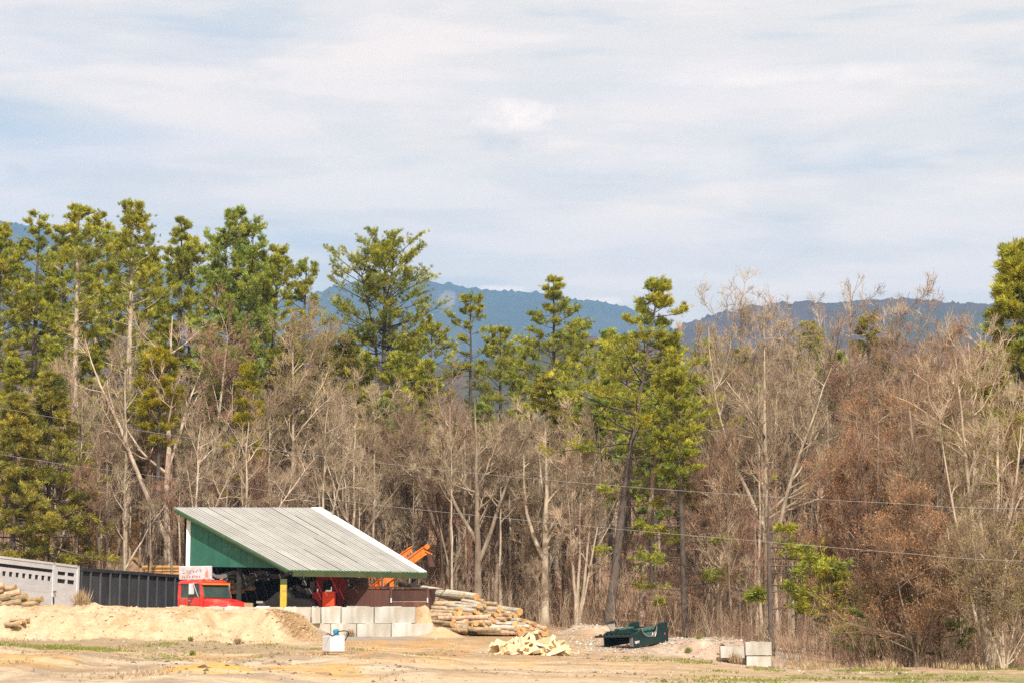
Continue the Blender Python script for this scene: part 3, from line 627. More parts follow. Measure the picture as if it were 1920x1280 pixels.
# rusty steel sheets standing behind the wall
def rusty():
    p0, p1, p2 = at(652, 1100, 87.9), at(734, 1102, 87.2), at(802, 1103, 86.6)
    e = empty('steel_bin', (p1.x, p1.y, YARD), 'rusty brown steel bin wall standing behind the concrete blocks', 'steel bin')
    for nm, a, b, z0, z1, t in (('steel_panel', p0, p1, 0.6, p1.z, .7), ('steel_panel', p1, p2, 1.95, p2.z, .1), ('lower_panel', p1, p2, 0.75, 1.94, .85)):
        m = MB(); k = 5
        for i in range(k):
            u, v = lerp(a, b, i / k), lerp(a, b, (i + 1) / k - 0.004)
            m.beam(Vector((u.x, u.y, (z0 + z1) / 2)), Vector((v.x, v.y, (z0 + z1) / 2)), 0.03, z1 - z0 - 0.01, t + random.uniform(-.14, .14))
        o = m.build(nm, M['rust'], e)
        if nm == 'lower_panel': o['label'] = 'purplish lower steel panel'
    m = MB()
    for q in (p1, p2): m.beam(Vector((q.x, q.y - 0.07, 0.9)), Vector((q.x, q.y - 0.07, q.z + 0.02)), 0.09, 0.09)
    m.beam(p0 + Vector((0, -.03, 0.03)), p2 + Vector((0, -.03, .03)), 0.09, 0.06, 0.2); m.build('frame', M['rust'], e)
    m = MB(); m.beam(p2, p2 + Vector((0.8, 1.9, 0)) , 0.05, 0.05); a = p2 + Vector((0.03, 0.05, 0)); m.prism([Vector((a.x, a.y, 0.7)), Vector((a.x + .25, a.y + 2.2, 0.8)), Vector((a.x + .25, a.y + 2.2, a.z)), a], (0.03, 0, 0), 0.3); m.build('end_panel', M['rust'], e)
    for q in (lerp(p1, p1, 0), p2):
        m = MB(); m.box((q.x, q.y - 0.14, 2.0), (0.06, 0.04, 0.2)); m.build('latch', M['alu'], e)
rusty()

# ---------------------------------------------------------------- orange log conveyor behind the shed
def conveyor():
    A0, A1 = at(672, 1124, 97), at(797, 1031, 97); B0, B1 = at(655, 1112, 98.3), at(773, 1031, 98.3)
    e = empty('log_conveyor', (A0.x, A0.y, gz(A0.x, A0.y)), 'bright orange inclined log conveyor rising behind the shed roof', 'conveyor')
    for a, b in ((A0, A1), (B0, B1)):
        m = MB(); m.beam(a, b, 0.05, 0.42); 
        up = Vector((0, 0, 0.21)); m.beam(a + up, b + up, 0.16, 0.04); m.beam(a - up, b - up, 0.16, 0.04)
        for k in range(9): q = lerp(a, b, (k + .5) / 9); m.box(q + Vector((0, -0.05, 0)), (0.04, 0.05, 0.24), tone=.3)
        m.build('side_rail', M['orange'], e)
    m = MB(); a, b = (A0 + B0) / 2, (A1 + B1) / 2; dy = 1.3
    d = (A1 - A0).normalized(); m.beam(lerp(a, b, 0.02) + Vector((0, 0, .02)), lerp(a, b, 0.97) + Vector((0, 0, .02)), 1.15, 0.05)
    for k in range(22): q = lerp(a, b, 0.03 + k * 0.0435) + Vector((0, 0, 0.07)); m.beam(q - Vector((0.1, dy / 2 - .1, 0)), q + Vector((-.1, dy / 2 - .1, 0)), 0.05, 0.08, .8)
    m.build('belt', M['tarp'], e)
    for px, Y in ((734, 97.1), (655, 98.2)):
        q = at(px, 1078, Y); g = gz(q.x, Y); m = MB(); m.beam(Vector((q.x, Y, g - .05)), Vector((q.x + 0.02, Y, q.z + 0.25)), 0.16, 0.2); m.build('leg', M['orange'], e)
    q = A1 + d * 0.12; m = MB(); m.tube(q + Vector((0, -.1, 0.1)), q + Vector((0, 1.4, 0.1)), 0.13, n=12); m.build('head_roller', M['orange'], e)
    m = MB(); p = at(801, 1040, 96.9); r = at(811, 1062, 96.9); m.prism([p, p + Vector((0.16, 0, .1)), r + Vector((0.12, 0, 0)), r - Vector((.16, 0, 0))], (0, 1.4, 0)); m.build('chute_flap', M['rust'], e)
    m = MB(); m.beam(A1 + Vector((0.0, -.05, -.02)), A1 + Vector((.35, -.05, -.2)), 0.06, 0.07); m.beam(A1 + Vector((-.1, 1.2, -.5)), A1 + Vector((.2, .2, -.6)), 0.06, 0.07); m.build('bracket', M['orange'], e)
conveyor()

# ---------------------------------------------------------------- things inside the shed
def box_thing(name, px0, px1, py0, py1, Y, dep, mt, label, cat, zb=None, group=None, bevel=0.02, extra=None, rz=0.0):
    a, b = at(px0, py1, Y), at(px1, py0, Y); z0 = YARD if zb is None else zb
    c = Vector(((a.x + b.x) / 2, Y + dep / 2, z0)); e = empty(name, c, label, cat, group, rz=rz)
    m = MB(); m.box((0, 0, (b.z - z0) / 2), (b.x - a.x, dep, b.z - z0)); m.build('body', mt, e, True, bevel=bevel)
    return e, b.x - a.x, b.z - z0
# two engine boxes
e, w, h = box_thing('generator', 604, 627, 1108, 1135, 86.6, 0.7, M['orange_red'], 'bright orange-red engine box with black lettering on its face', 'generator')
def letters(e, words_, x0, z0, y, hgt, m, slant=0.0):
    """blocky stroke lettering, one mesh"""
    G = {'O': 'abcdef', 'W': 'bcefx', 'D': 'abcdef', 'A': 'abcefg', 'R': 'abefgy', 'T': 'ah', 'H': 'bcefg', 'E': 'adefg', 'F': 'aefg', 'I': 'h', 'S': 'acdfg', 'X': 'yz', '4': 'bcfg', 'L': 'def', 'P': 'abefg', 'M': 'abcefh', 'N': 'abcef', 'U': 'bcdef'}
    b = MB(); x = x0; w = hgt * 0.55; t = hgt * 0.17
    S = {'a': ((0, 1), (1, 1)), 'b': ((1, 1), (1, .5)), 'c': ((1, .5), (1, 0)), 'd': ((0, 0), (1, 0)), 'e': ((0, 0), (0, .5)), 'f': ((0, .5), (0, 1)), 'g': ((0, .5), (1, .5)),
         'h': ((.5, 0), (.5, 1)), 'x': ((0, 0.02), (1, 0.02)), 'y': ((0, 0.9), (1, 0)), 'z': ((0, 0), (1, .9))}
    for ch in words_:
        for s in G.get(ch, ''):
            (ax, az), (bx, bz) = S[s]; b.beam(Vector((x + ax * w + slant * az, y, z0 + az * hgt)), Vector((x + bx * w + slant * bz, y, z0 + bz * hgt)), 0.012, t, up=Vector((0, 1, 0.001)))
        x += w * 1.45
    return b.build('lettering', m, e, True)
def smudges(e, x0, x1, z0, z1, y, m, n, seed, hgt):
    r = random.Random(seed); b = MB(); x = x0
    while x < x1:
        w = r.uniform(.5, 1.0) * hgt * 0.6
        for k in range(n):
            p = Vector((x + r.uniform(0, w), y, r.uniform(z0, z1))); q = Vector((x + r.uniform(0, w), y, r.uniform(z0, z1)))
            if (p - q).length > 0.02: b.beam(p, q, 0.008, hgt * 0.16, up=Vector((0, 1, 0.001)))
        x += w * 1.5
    return b.build('lettering', m, e, True)
smudges(e, -w * 0.36, w * 0.34, h * 0.50, h * 0.68, -0.36, M['black_letters'], 4, 4, 0.16)
m = MB(); m.box((0, 0, h + .03), (w * .5, .4, .07)); m.tube((w * .2, -.1, h), (w * .2, -.1, h + .2), .03); m.build('cap', M['chrome'], e, True)
e, w, h = box_thing('generator', 585, 603, 1109, 1135, 87.1, 0.7, M['red_dull'], 'duller red engine box with a small silver badge, left of the orange one', 'generator')
m = MB(); m.box((-w * .1, -.36, h * .25), (w * .45, .02, h * .16)); m.build('badge', M['alu'], e, True)
m = MB(); m.tube((0, 0, h), (0, 0, h + .14), .04); m.build('cap', M['chrome'], e, True)
# tall red processor behind them
e, w, h = box_thing('wood_processor', 592, 640, 1079, 1135, 89.0, 0.9, M['red_dull'], 'tall dark red machine standing behind the engine boxes', 'machine')
m = MB(); m.prism([(-w * .28, -.47, h * .30), (w * .12, -.47, h * .30), (w * .16, -.47, h * .92), (-w * .22, -.47, h * .92)], (0, .03, 0)); m.build('opening', M['dark'], e, True)
m = MB(); m.beam((w * .32, -.6, 0.1), (w * .62, -.6, h * .95), .08, .3); m.beam((w * .2, -.62, .35), (w * .62, -.62, .65), .09, .09); m.build('arm', M['red_dull'], e, True)
m = MB(); m.tube((w * .48, -.9, .28), (w * .48, -.62, .28), .3, n=18); m.build('wheel', M['rubber'], e, True)
m = MB(); m.tube((w * .48, -.93, .28), (w * .48, -.9, .28), .13, n=12); m.build('hub', M['tarp'], e, True)
# dark vehicle with sloping bonnet under the gable
def dark_machine():
    a = at(486, 1135, 86.5); e = empty('parked_machine', (a.x, a.y, YARD), 'dark low vehicle with sloping bonnet parked in the shed shade', 'vehicle')
    prof = [(-.1, .3), (-.1, 1.2), (.35, 1.34), (.72, 1.66), (.85, 1.72), (1.35, 1.72), (1.55, 1.43), (2.15, 1.38), (2.3, 1.2), (2.3, .3)]
    m = MB(); m.prism([Vector((x, 0, z)) for x, z in prof], (0.5, 1.5, 0)); m.build('body', M['dark_metal'], e, True, bevel=.05)
    m = MB(); m.prism([Vector((x - .01, -0.012, z)) for x, z in ((.78, 1.43), (.92, 1.64), (1.3, 1.64), (1.42, 1.43))], (0, .01, 0)); m.build('window', M['glass'], e, True)
    for x in (.35, 1.85):
        m = MB(); m.tube((x, -.06, .33), (x, .2, .33), .33, n=16); m.build('wheel', M['rubber'], e, True)
    m = MB(); m.box((.02, -.03, 1.24), (.28, .04, .09)); m.build('headlight', M['pale'], e, True)
dark_machine()
def lump():
    e = MB(); c = at(562, 1120, 88); random.seed(4)
    for k in range(16): e.tube(c + Vector((random.uniform(-.5, .3), random.uniform(-.4, .3), -0.9 + k * .08)), c + Vector((random.uniform(-.3, .5), random.uniform(-.5, .4), -.5 + k * .07)), random.uniform(.08, .22), random.uniform(.05, .16), 7, random.random())
    single(e, 'scrap_heap', M['tarp'], (c.x, c.y, YARD), 'grey-brown heap of machine scrap just right of the yellow post', 'scrap heap')
    # hanging pale rags/signs further inside
    for px, py, w, h, l in ((571, 1092, 9, 10, 'pale rag hanging in the shed above the scrap heap'), (586, 1098, 9, 17, 'pale sack hanging beside the red machine in the shed')):
        q = at(px, py, 89.8); m = MB(); ww, hh = w / 41, h / 41
        m.prism([q + Vector((-ww / 2, 0, hh / 2)), q + Vector((-ww * .6, 0, -hh * .3)), q + Vector((-ww * .2, 0, -hh / 2)), q + Vector((ww * .5, 0, -hh * .45)), q + Vector((ww / 2, 0, hh / 2))], (0, .06, 0))
        single(m, 'hanging_sack', M['pale'], q, l, 'sack', bevel=.02)
    m = MB(); q = at(467, 1126, 84); m.box((q.x, q.y, YARD + .6), (.34, .3, 1.2), jit=.01); single(m, 'wooden_crate', M['wood'], (q.x, q.y, YARD), 'tall tan crate standing in front of the red truck bonnet', 'crate')
    m = MB(); a = at(395, 1078, 87.6); b = at(603, 1077, 90.5); pts = [lerp(a, b, i / 30) + Vector((0, 0, random.uniform(-.06, .06) - .10 * math.sin(i * .8))) for i in range(31)]
    for i in range(30): m.beam(pts[i], pts[i + 1], .5, random.uniform(.10, .2), .5 + .5 * (i > 16))
    for i in range(16): m.beam(pts[i], pts[i] + Vector((random.uniform(-.1, .1), -.2, -random.uniform(.2, .4))), .3, .04, .1)
    single(m, 'tarpaulin', M['tarp'], lerp(a, b, .5), 'ragged grey tarpaulin slung over the logs inside the shed', 'tarpaulin')
lump()
def log_mb(p, d, L, r, bark=0, n=9, end_tone=None):
    m = MB(); p = Vector(p); d = Vector(d).normalized(); k = 3; pts = []
    side = d.cross(Vector((0, 0, 1))).normalized(); bend = random.uniform(-.02, .02) * L
    for i in range(k + 1): t = i / k; pts.append(p + d * (L * t) + side * bend * math.sin(t * math.pi) + Vector((0, 0, bend * .5 * math.sin(t * math.pi))))
    for i in range(k): m.tube(pts[i], pts[i + 1], r * (1 - .05 * i), r * (1 - .05 * (i + 1)), n, random.uniform(.2, .8), bark, cap=False)
    u = d.orthogonal().normalized(); w = d.cross(u)
    for q, rr, s in ((pts[0], r, -1), (pts[-1], r * (1 - .05 * k), 1)):
        vs = [q + (u * math.cos(2 * math.pi * i / n) + w * math.sin(2 * math.pi * i / n)) * rr * 1.005 + d * .002 * s for i in range(n)]
        m.add(vs, [tuple(range(n)) if s > 0 else tuple(range(n))[::-1]], random.random() if end_tone is None else end_tone, 2)
    return m
LOGM = [M['bark'], M['birch'], M['cut']]
def log(p, d, L, r, label, group, bark=0):
    m = log_mb(p, d, L, r, bark); return single(m, 'log', LOGM, Vector(p) + Vector(d).normalized() * L / 2 - Vector((0, 0, r)), label, 'log', group)
random.seed(5)
for px, py in ((410, 1085), (424, 1087), (436, 1090), (430, 1103), (447, 1094), (452, 1097), (446, 1108), (441, 1100), (476, 1102), (455, 1108)):
    q = at(px, py, 89.6); log(q, (-.55, .75, 0), 2.6, random.uniform(.07, .11), 'log with a dull cut end in the dark stack under the gable', 'logs stacked inside the shed')

# ---------------------------------------------------------------- power lines
def wire(pts, Y, label):
    ps = [at(px, py, Y(px)) for px, py in pts]
    d0 = (ps[0] - ps[1]).normalized(); d1 = (ps[-1] - ps[-2]).normalized()
    ps = [ps[0] + d0 * 14 + Vector((0, 0, .4))] + ps + [ps[-1] + d1 * 14 + Vector((0, 0, .6))]
    out = []
    for i in range(len(ps) - 1):
        p0, p1, p2, p3 = ps[max(i - 1, 0)], ps[i], ps[i + 1], ps[min(i + 2, len(ps) - 1)]
        for k in range(10):
            t = k / 10; out.append(.5 * ((2 * p1) + (p2 - p0) * t + (2 * p0 - 5 * p1 + 4 * p2 - p3) * t * t + (3 * p1 - p0 - 3 * p2 + p3) * t ** 3))
    out.append(ps[-1]); m = MB(); m.path(out, 0.0065, 5)
    single(m, 'power_line', M['wire'], out[0], label, 'power line', 'power lines in front of the wood')
YW = lambda px: 62 + (1920 - px) * 0.004
wire([(0, 764), (240, 803), (478, 838), (700, 866), (938, 891), (1180, 912), (1439, 930), (1680, 943), (1920, 953)], YW, 'upper of the two thin grey wires sagging across the wood')
wire([(0, 851), (240, 885), (478, 916), (700, 945), (938, 970), (1180, 993), (1439, 1015), (1680, 1035), (1920, 1051)], YW, 'lower of the two thin grey wires sagging across the wood')

# ---------------------------------------------------------------- trailers, container, red truck
def livestock_trailer():
    B = at(148, 1061.5, 88.0); A = at(0, 1043, 82.4); A = B + (A - B) * 2.1
    c = Vector((A.x, A.y, YARD)); e = empty('livestock_trailer', c, 'long silver livestock trailer with a row of air holes, cut off by the left edge', 'trailer')
    ax = (B - A); L = ax.length; ax.normalize(); n = Vector((-ax.y, ax.x, 0)).normalized() * 2.3   # away from camera
    up = Vector((0, 0, 1)); H = 3.0
    def P(s, z, o=0.0): return A + ax * s - up * z - n.normalized() * o
    m = MB(); 
    s1 = L - 2.05
    # roof rail, upper slot, skin panels with openings left between pillars
    m.prism([P(0, 0), P(L, 0), P(L, .0) + n, P(0, .0) + n], -up * 0.05)
    m.prism([P(0, 0, .01), P(s1, 0, .01), P(s1, .26, .01), P(0, .26, .01)], n * .02)
    m.prism([P(0, .40), P(s1, .40), P(s1, .56), P(0, .56)], n * .02, .6)
    # pillars between the holes
    nh = round(s1 / .47); pitch = s1 / nh
    for i in range(nh + 1): m.prism([P(max(0, i * pitch - pitch * .22), .56), P(min(s1, i * pitch + pitch * .22), .56), P(min(s1, i * pitch + pitch * .22), .76), P(max(0, i * pitch - pitch * .22), .76)], n * .02, .6)
    for j in range(6): m.prism([P(0, .76 + j * .25, .003 * (j % 2)), P(s1, .76 + j * .25, .003 * (j % 2)), P(s1, .76 + (j + 1) * .25, .003 * (j % 2)), P(0, .76 + (j + 1) * .25, .003 * (j % 2))], n * .02, .4 + .12 * (j % 3))
    # rear bay
    q0, q1 = s1 + .18, L - .1
    m.prism([P(q0, 0), P(q1, 0), P(q1, .30), P(q0, .30)], n * .02, .7)
    for (z0, z1) in ((.46, .62),): m.prism([P(q0, z0), P(q1, z0), P(q1, z1), P(q0, z1)], n * .02, .7)
    w4 = (q1 - q0)
    for f0, f1 in ((0, .12), (.48, .56), (.88, 1)):
        for z0, z1 in ((.30, .46), (.62, .80)): m.prism([P(q0 + w4 * f0, z0), P(q0 + w4 * f1, z0), P(q0 + w4 * f1, z1), P(q0 + w4 * f0, z1)], n * .02, .7)
    m.prism([P(q0, .80), P(q1, .80), P(q1, H - .3), P(q0, H - .3)], n * .02, .75)
    m.prism([P(L, 0.05), P(L, .05) + n, P(L, H - .3) + n, P(L, H - .3)], ax * -.03, .5)
    m.prism([P(0, .05) + n * .98, P(L, .05) + n * .98, P(L, H - .3) + n * .98, P(0, H - .3) + n * .98], n * .02, .5)
    m.build('body', M['alu'], e)
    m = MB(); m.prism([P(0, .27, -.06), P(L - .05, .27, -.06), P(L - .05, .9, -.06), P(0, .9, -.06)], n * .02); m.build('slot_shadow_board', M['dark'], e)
    m = MB()
    for s in (s1 + .09, L - .05): m.prism([P(s - .09, -.03, .03), P(s + .07, -.03, .03), P(s + .07, H - .25, .03), P(s - .09, H - .25, .03)], n * .03, .8)
    m.prism([P(0, -.04, .03), P(L, -.04, .03), P(L, .05, .03), P(0, .05, .03)], n * .04, .6)
    m.build('frame', M['alu'], e)
    m = MB()
    for s in (L - 6.6, L - 5.6, L - 4.9, L - 4.2, L - 3.6, L - 3.0, q0 + .1, q0 + .45, q0 + .8, q0 + 1.1, q0 + 1.4):
        if s < L - .2: m.prism([P(s, 1.86, .012), P(s + .16, 1.86, .012), P(s + .16, 1.91, .012), P(s, 1.91, .012)], n * .005)
    m.build('reflector_strip', M['faded_red'], e)
    m = MB(); m.beam(P(s1 + .02, 1.2, .07), P(s1 + .2, 1.2, .07), .04, .05); m.beam(P(s1 + .02, 1.42, .06), P(s1 + .05, 1.7, .06), .05, .06); m.build('latch', M['dark_metal'], e)
    for s in (2.2, 3.3, L - 3.2):
        m = MB(); q = P(s, H - .15 + .045 * (L - s), -.1); m.tube(q, q + n.normalized() * .25, .5, n=20); m.build('wheel', M['rubber'], e)
livestock_trailer()

def container():
    A, B = at(150, 1064.5, 88.2), at(343, 1078, 95.0); c = Vector((A.x, A.y, YARD))
    e = empty('roll_off_container', c, 'long black ribbed steel container behind the sand bank', 'container')
    ax = (B - A); L = ax.length; ax.normalize(); n = Vector((-ax.y, ax.x, 0)).normalized(); up = Vector((0, 0, 1)); H = 2.45
    def P(s, z, o=0.0): return A + ax * s - up * z - n * o
    m = MB(); k = 11
    for i in range(k): m.prism([P(L * i / k, .12), P(L * (i + 1) / k - .01, .12), P(L * (i + 1) / k - .01, H), P(L * i / k, H)], n * .03, random.uniform(.3, .7))
    m.prism([P(0, .05) + n * 2.3, P(L, .05) + n * 2.3, P(L, H) + n * 2.3, P(0, H) + n * 2.3], n * .03)
    m.prism([P(L, .05), P(L, .05) + n * 2.3, P(L, H) + n * 2.3, P(L, H)], -ax * .03); m.prism([P(0, .05), P(0, .05) + n * 2.3, P(0, H) + n * 2.3, P(0, H)], ax * .03)
    m.prism([P(0, H - .3), P(L, H - .3), P(L, H - .3) + n * 2.3, P(0, H - .3) + n * 2.3], -up * .04)
    m.build('body', M['black_box'], e)
    m = MB(); m.beam(P(0, .05, .04), P(L, .05, .04), .14, .14, .2); m.beam(P(0, .05, -2.3), P(L, .05, -2.3), .12, .12, .2); m.build('top_rail', M['dark_metal'], e)
    for i in range(k + 1):
        m = MB(); s = min(L - .06, max(.06, L * i / k)); m.beam(P(s, .12, .06), P(s, H, .06), .09, .09, 1.0 if i in (1, 2, 3, 4, 7) else .5); m.build('rib', M['black_box'], e)
    # yellow logs lying beyond it
    random.seed(12)
    for i in range(9):
        px = 268 + i * 2.0; L_ = 1.9 + random.uniform(-.2, .3); q = at(px, 1063 + (i // 3) * 5.5, 97.5 + (i % 3) * .5)
        log(q, (1, -.25, -.02 + random.uniform(-.03, .03)), L_, .11, 'yellowish log heaped beyond the black container', 'logs beyond the black container', 2)
container()

def truck():
    h = math.radians(-37)                              # heading: right and towards the camera
    o = at(383, 1130, 85.6); e = empty('flatbed_truck', (o.x, o.y, YARD), 'red heavy truck showing only its cab and bonnet above the bank', 'truck', rz=h)
    zR = at(385, 1087, 85.6).z - YARD          # roof height over base
    W_ = 0.86; zw = zR - 0.74                          # window sill
    # local: x forward, y left (away from the camera for the right side), sides at +-W_
    m = MB()
    zb_ = .7
    def ring(x, z0, z1, w, r=.12): # rounded-top section
        return [Vector((x, -w, z0)), Vector((x, -w, z1 - r)), Vector((x, -w + r * .35, z1 - r * .3)), Vector((x, -w + r, z1)), Vector((x, w - r, z1)), Vector((x, w - r * .35, z1 - r * .3)), Vector((x, w, z1 - r)), Vector((x, w, z0))]
    def loft(m, secs, tone=.5, mi=0):
        n = len(secs[0]); vs = [p for s in secs for p in s]; fs = []
        for i in range(len(secs) - 1):
            for j in range(n - 1): fs.append((i * n + j, (i + 1) * n + j, (i + 1) * n + j + 1, i * n + j + 1))
        fs.append(tuple(range(n))); fs.append(tuple(range((len(secs) - 1) * n, len(secs) * n))[::-1]); m.add(vs, fs, tone, mi)
    # lower cab (below sill), pillars, roof
    loft(m, [ring(-.72, zb_, zw, W_, .02), ring(.78, zb_, zw, W_, .02)])
    loft(m, [ring(-.74, zR - .16, zR - .03, W_ - .03), ring(-.5, zR - .16, zR, W_ - .02), ring(.42, zR - .16, zR, W_ - .03), ring(.60, zR - .17, zR - .06, W_ - .05)])
    for s in (-1, 1):
        m.prism([(-.74, s * W_, zw - .01), (-.56, s * W_, zw - .01), (-.60, s * (W_ - .05), zR - .12), (-.74, s * (W_ - .05), zR - .12)], (0, -s * .07, 0))
        m.prism([(.63, s * W_, zw - .01), (.80, s * W_, zw - .01), (.60, s * (W_ - .06), zR - .12), (.49, s * (W_ - .06), zR - .12)], (0, -s * .07, 0))
    m.prism([(-.74, -W_, zw), (-.74, W_, zw), (-.74, W_ - .05, zR - .1), (-.74, -W_ + .05, zR - .1)], (.05, 0, 0))
    m.build('cab', M['red'], e, True, bevel=.015)
    for s in (-1, 1):
        m = MB(); m.beam((.62, s * (W_ + .004), zb_), (.62, s * (W_ + .004), zw - .02), .012, .02); m.beam((-.58, s * (W_ + .004), zb_), (-.58, s * (W_ + .004), zw - .02), .012, .02); m.beam((-.58, s * (W_ + .004), zw - .3), (.62, s * (W_ + .004), zw - .3), .012, .02); m.build('door_seam', M['red_dull'], e, True)
    # bonnet
    m = MB(); loft(m, [ring(.79, zb_, zw - .02, .80, .10), ring(1.3, zb_, zw - .07, .72, .14), ring(1.95, zb_, zw - .19, .60, .18), ring(2.15, zb_, zw - .34, .54, .2)]); m.build('bonnet', M['red'], e, True, smooth=False, bevel=.02)
    for s in (-1, 1):
        m = MB(); loft(m, [[Vector((x, s * y, z)) for y, z in ((.55, .8), (.60, zz), (.92, zz - .06), (.98, .8))] for x, zz in ((.95, zw - .45), (1.25, zw - .26), (1.75, zw - .28), (2.12, zw - .52))]); m.build('fender', M['red'], e, True)
        m = MB(); m.tube((1.5, s * .66, .5), (1.5, s * .94, .5), .5, n=20); m.build('wheel', M['rubber'], e, True)
    # windscreen, visor, side glass
    g = MB(); g.prism([(.80, -W_ + .09, zw + .03), (.80, W_ - .09, zw + .03), (.60, W_ - .14, zR - .15), (.60, -W_ + .14, zR - .15)], (-.02, 0, 0)); g.build('windscreen', M['glass'], e, True)
    g = MB(); 
    g.beam((.815, -W_ + .07, zw + .03), (.815, W_ - .07, zw + .03), .03, .03); g.beam((.815, -W_ + .08, zw + .03), (.605, -W_ + .12, zR - .14), .03, .03); g.beam((.815, W_ - .08, zw + .03), (.605, W_ - .12, zR - .14), .03, .03)
    g.build('windscreen_seal', M['bed_light'], e, True)
    g = MB(); g.prism([(.52, -W_ + .06, zR - .13), (.72, -W_ + .06, zR - .20), (.72, W_ - .06, zR - .20), (.52, W_ - .06, zR - .13)], (0, 0, .025)); g.build('sun_visor', M['orange'], e, True)
    for s in (-1, 1):
        g = MB(); g.prism([(-.55, s * (W_ - .02), zw), (.62, s * (W_ - .02), zw), (.48, s * (W_ - .06), zR - .13), (-.58, s * (W_ - .06), zR - .13)], (0, -s * .02, 0)); g.build('side_window', M['glass'], e, True)
        g = MB(); g.box((.30, s * (W_ + .20), zw + .36), (.10, .26, .46), tone=.5); g.build('mirror', M['tank'], e, True, bevel=.03)
        g = MB(); g.beam((.52, s * (W_ + .01), zw + .02), (.42, s * (W_ + .22), zw + .62), .03, .03); g.beam((.38, s * (W_ + .0), zw + .62), (.42, s * (W_ + .22), zw + .62), .03, .03); g.build('mirror_bracket', M['chrome'], e, True)
    for y in (-.5, 0, .5):
        g = MB(); g.box((.48, y, zR + .035), (.12, .09, .07)); g.build('marker_lamp', M['orange'] if y else M['chrome'], e, True, bevel=.02)
    g = MB(); g.box((.0, -W_ - .012, zw - .12), (.13, .02, .04)); g.build('door_handle', M['chrome'], e, True)
    g = MB(); g.box((-1.9, 0, .75), (2.3, .9, .22)); g.build('chassis', M['dark_metal'], e, True)
truck()
def sign_board():
    a, b = at(336, 1086, 87.2), at(397, 1060, 86.4); w = math.hypot(b.x - a.x, b.y - a.y); h = b.z - at(336, 1086, 87).z
    ang = math.atan2(b.y - a.y, b.x - a.x); c = (a + b) / 2
    e = empty('painted_sign', (c.x, c.y, YARD), 'weathered pinkish-white sign board with faded red and blue lettering above the truck cab', 'sign', rz=ang)
    z0 = at(366, 1086, 86.8).z - YARD
    m = MB(); m.box((0, 0, z0 + h / 2), (w, .10, h), jit=.015); m.build('board', M['sign'], e, True, bevel=.03)
    for x in (-w * .35, w * .35):
        m = MB(); m.box((x, .1, z0 / 2), (.09, .09, z0)); m.build('post', M['dark'], e, True)
    smudges(e, -w * .38, w * .18, z0 + h * .12, z0 + h * .34, -.056, M['faded_red'], 5, 21, .17)
    smudges(e, -w * .38, w * .2, z0 + h * .50, z0 + h * .80, -.056, M['faded_blue'], 4, 22, .24)
    m = MB(); x = w * .37; m.prism([(x - .07, -.052, z0 + h * .2), (x + .07, -.052, z0 + h * .2), (x + .09, -.052, z0 + h * .45), (x + .02, -.052, z0 + h * .8), (x - .02, -.052, z0 + h * .6), (x - .08, -.052, z0 + h * .5)], (0, -.01, 0)); m.build('emblem', M['faded_red'], e, True)
sign_board()

# ---------------------------------------------------------------- log piles
def log_pile():
    random.seed(31); a = Vector((.86, -.51, -.035)).normalized(); c = Vector((.51, .86, 0)).normalized()
    n = 0
    G1 = 'long logs of the pile behind the rusty steel sheets'
    P0 = at(832, 1172, 84.8); r0 = .15; zrow = 0; row = 0
    while row < 8:
        z = gz(P0.x + 1.0, P0.y + 1.5) + .08 + row * .19
        t = row * .48; end = 3.9 - row * .16 
        if row > 6: end = 2.4
        while t < end:
            r = random.uniform(.075, .14); p = P0 + c * (t + random.uniform(-.03, .03)) + a * (random.uniform(-.35, .35) + min(0, (row - 3)) * .0 + t * .12 + random.choice((0, 0, 0, .5)))
            p = Vector((p.x, p.y, z + random.uniform(-.03, .03) + t * .04)); L_ = random.choice((4.2, 5.5, 6.5, 3.2))
            d = -a + Vector((0, random.uniform(-.03, .03), random.uniform(-.02, .035)))
            bk = 1 if random.random() < .22 else 0
            lab = {0: 'brown-barked log with an orange cut end in the long pile', 1: 'pale birch-barked log in the long pile'}[bk]
            log(p, d, L_, r, lab, G1, bk); n += 1; t += r * 2 + .02
        row += 1
    # the shorter heap running down to the right
    G2 = 'short logs of the heap sloping down to the right'
    a2 = Vector((.66, -.75, -.03)).normalized()
    for i in range(210):
        u = random.random(); px = 842 + u * 184; base = gz(xat(px, 83.5), 83.5)
        hmax = float(np.interp(px, [842, 890, 930, 965, 1026], [.70, 1.22, 1.02, .78, .22])); h = random.random() * hmax; z = base + .09 + h
        dep = 82.4 + h * 1.25 + random.uniform(-.25, .35)
        p = Vector((xat(px, dep), dep, z)); r = random.uniform(.06, .118); L_ = random.uniform(1.0, 2.4)
        yaw = random.gauss(0, .33); d = Matrix.Rotation(yaw, 3, 'Z') @ (-a2); d.z = random.uniform(-.04, .10)
        bk = 1 if random.random() < .35 else 0
        lab = {0: 'short brown-barked log with an orange cut end in the sloping heap', 1: 'short white birch log in the sloping heap'}[bk]
        log(p, d, L_, r, lab, G2, bk)
    for px0, py0, px1, py1, Y0, Y1, l in ((750, 1094, 893, 1118, 91, 86.8, 'longest pale log lying on top of the pile, reaching behind the dark post'), (800, 1112, 872, 1117, 89, 87.2, 'long thin log just under the topmost one'),
                                     (930, 1138, 975, 1146, 87.2, 85.4, 'pale log topping the right shoulder of the heap')):
        p, q = at(px1, py1, Y1), at(px0, py0, Y0); log(p, q - p, (q - p).length, .155, l, G1, 1)
log_pile()
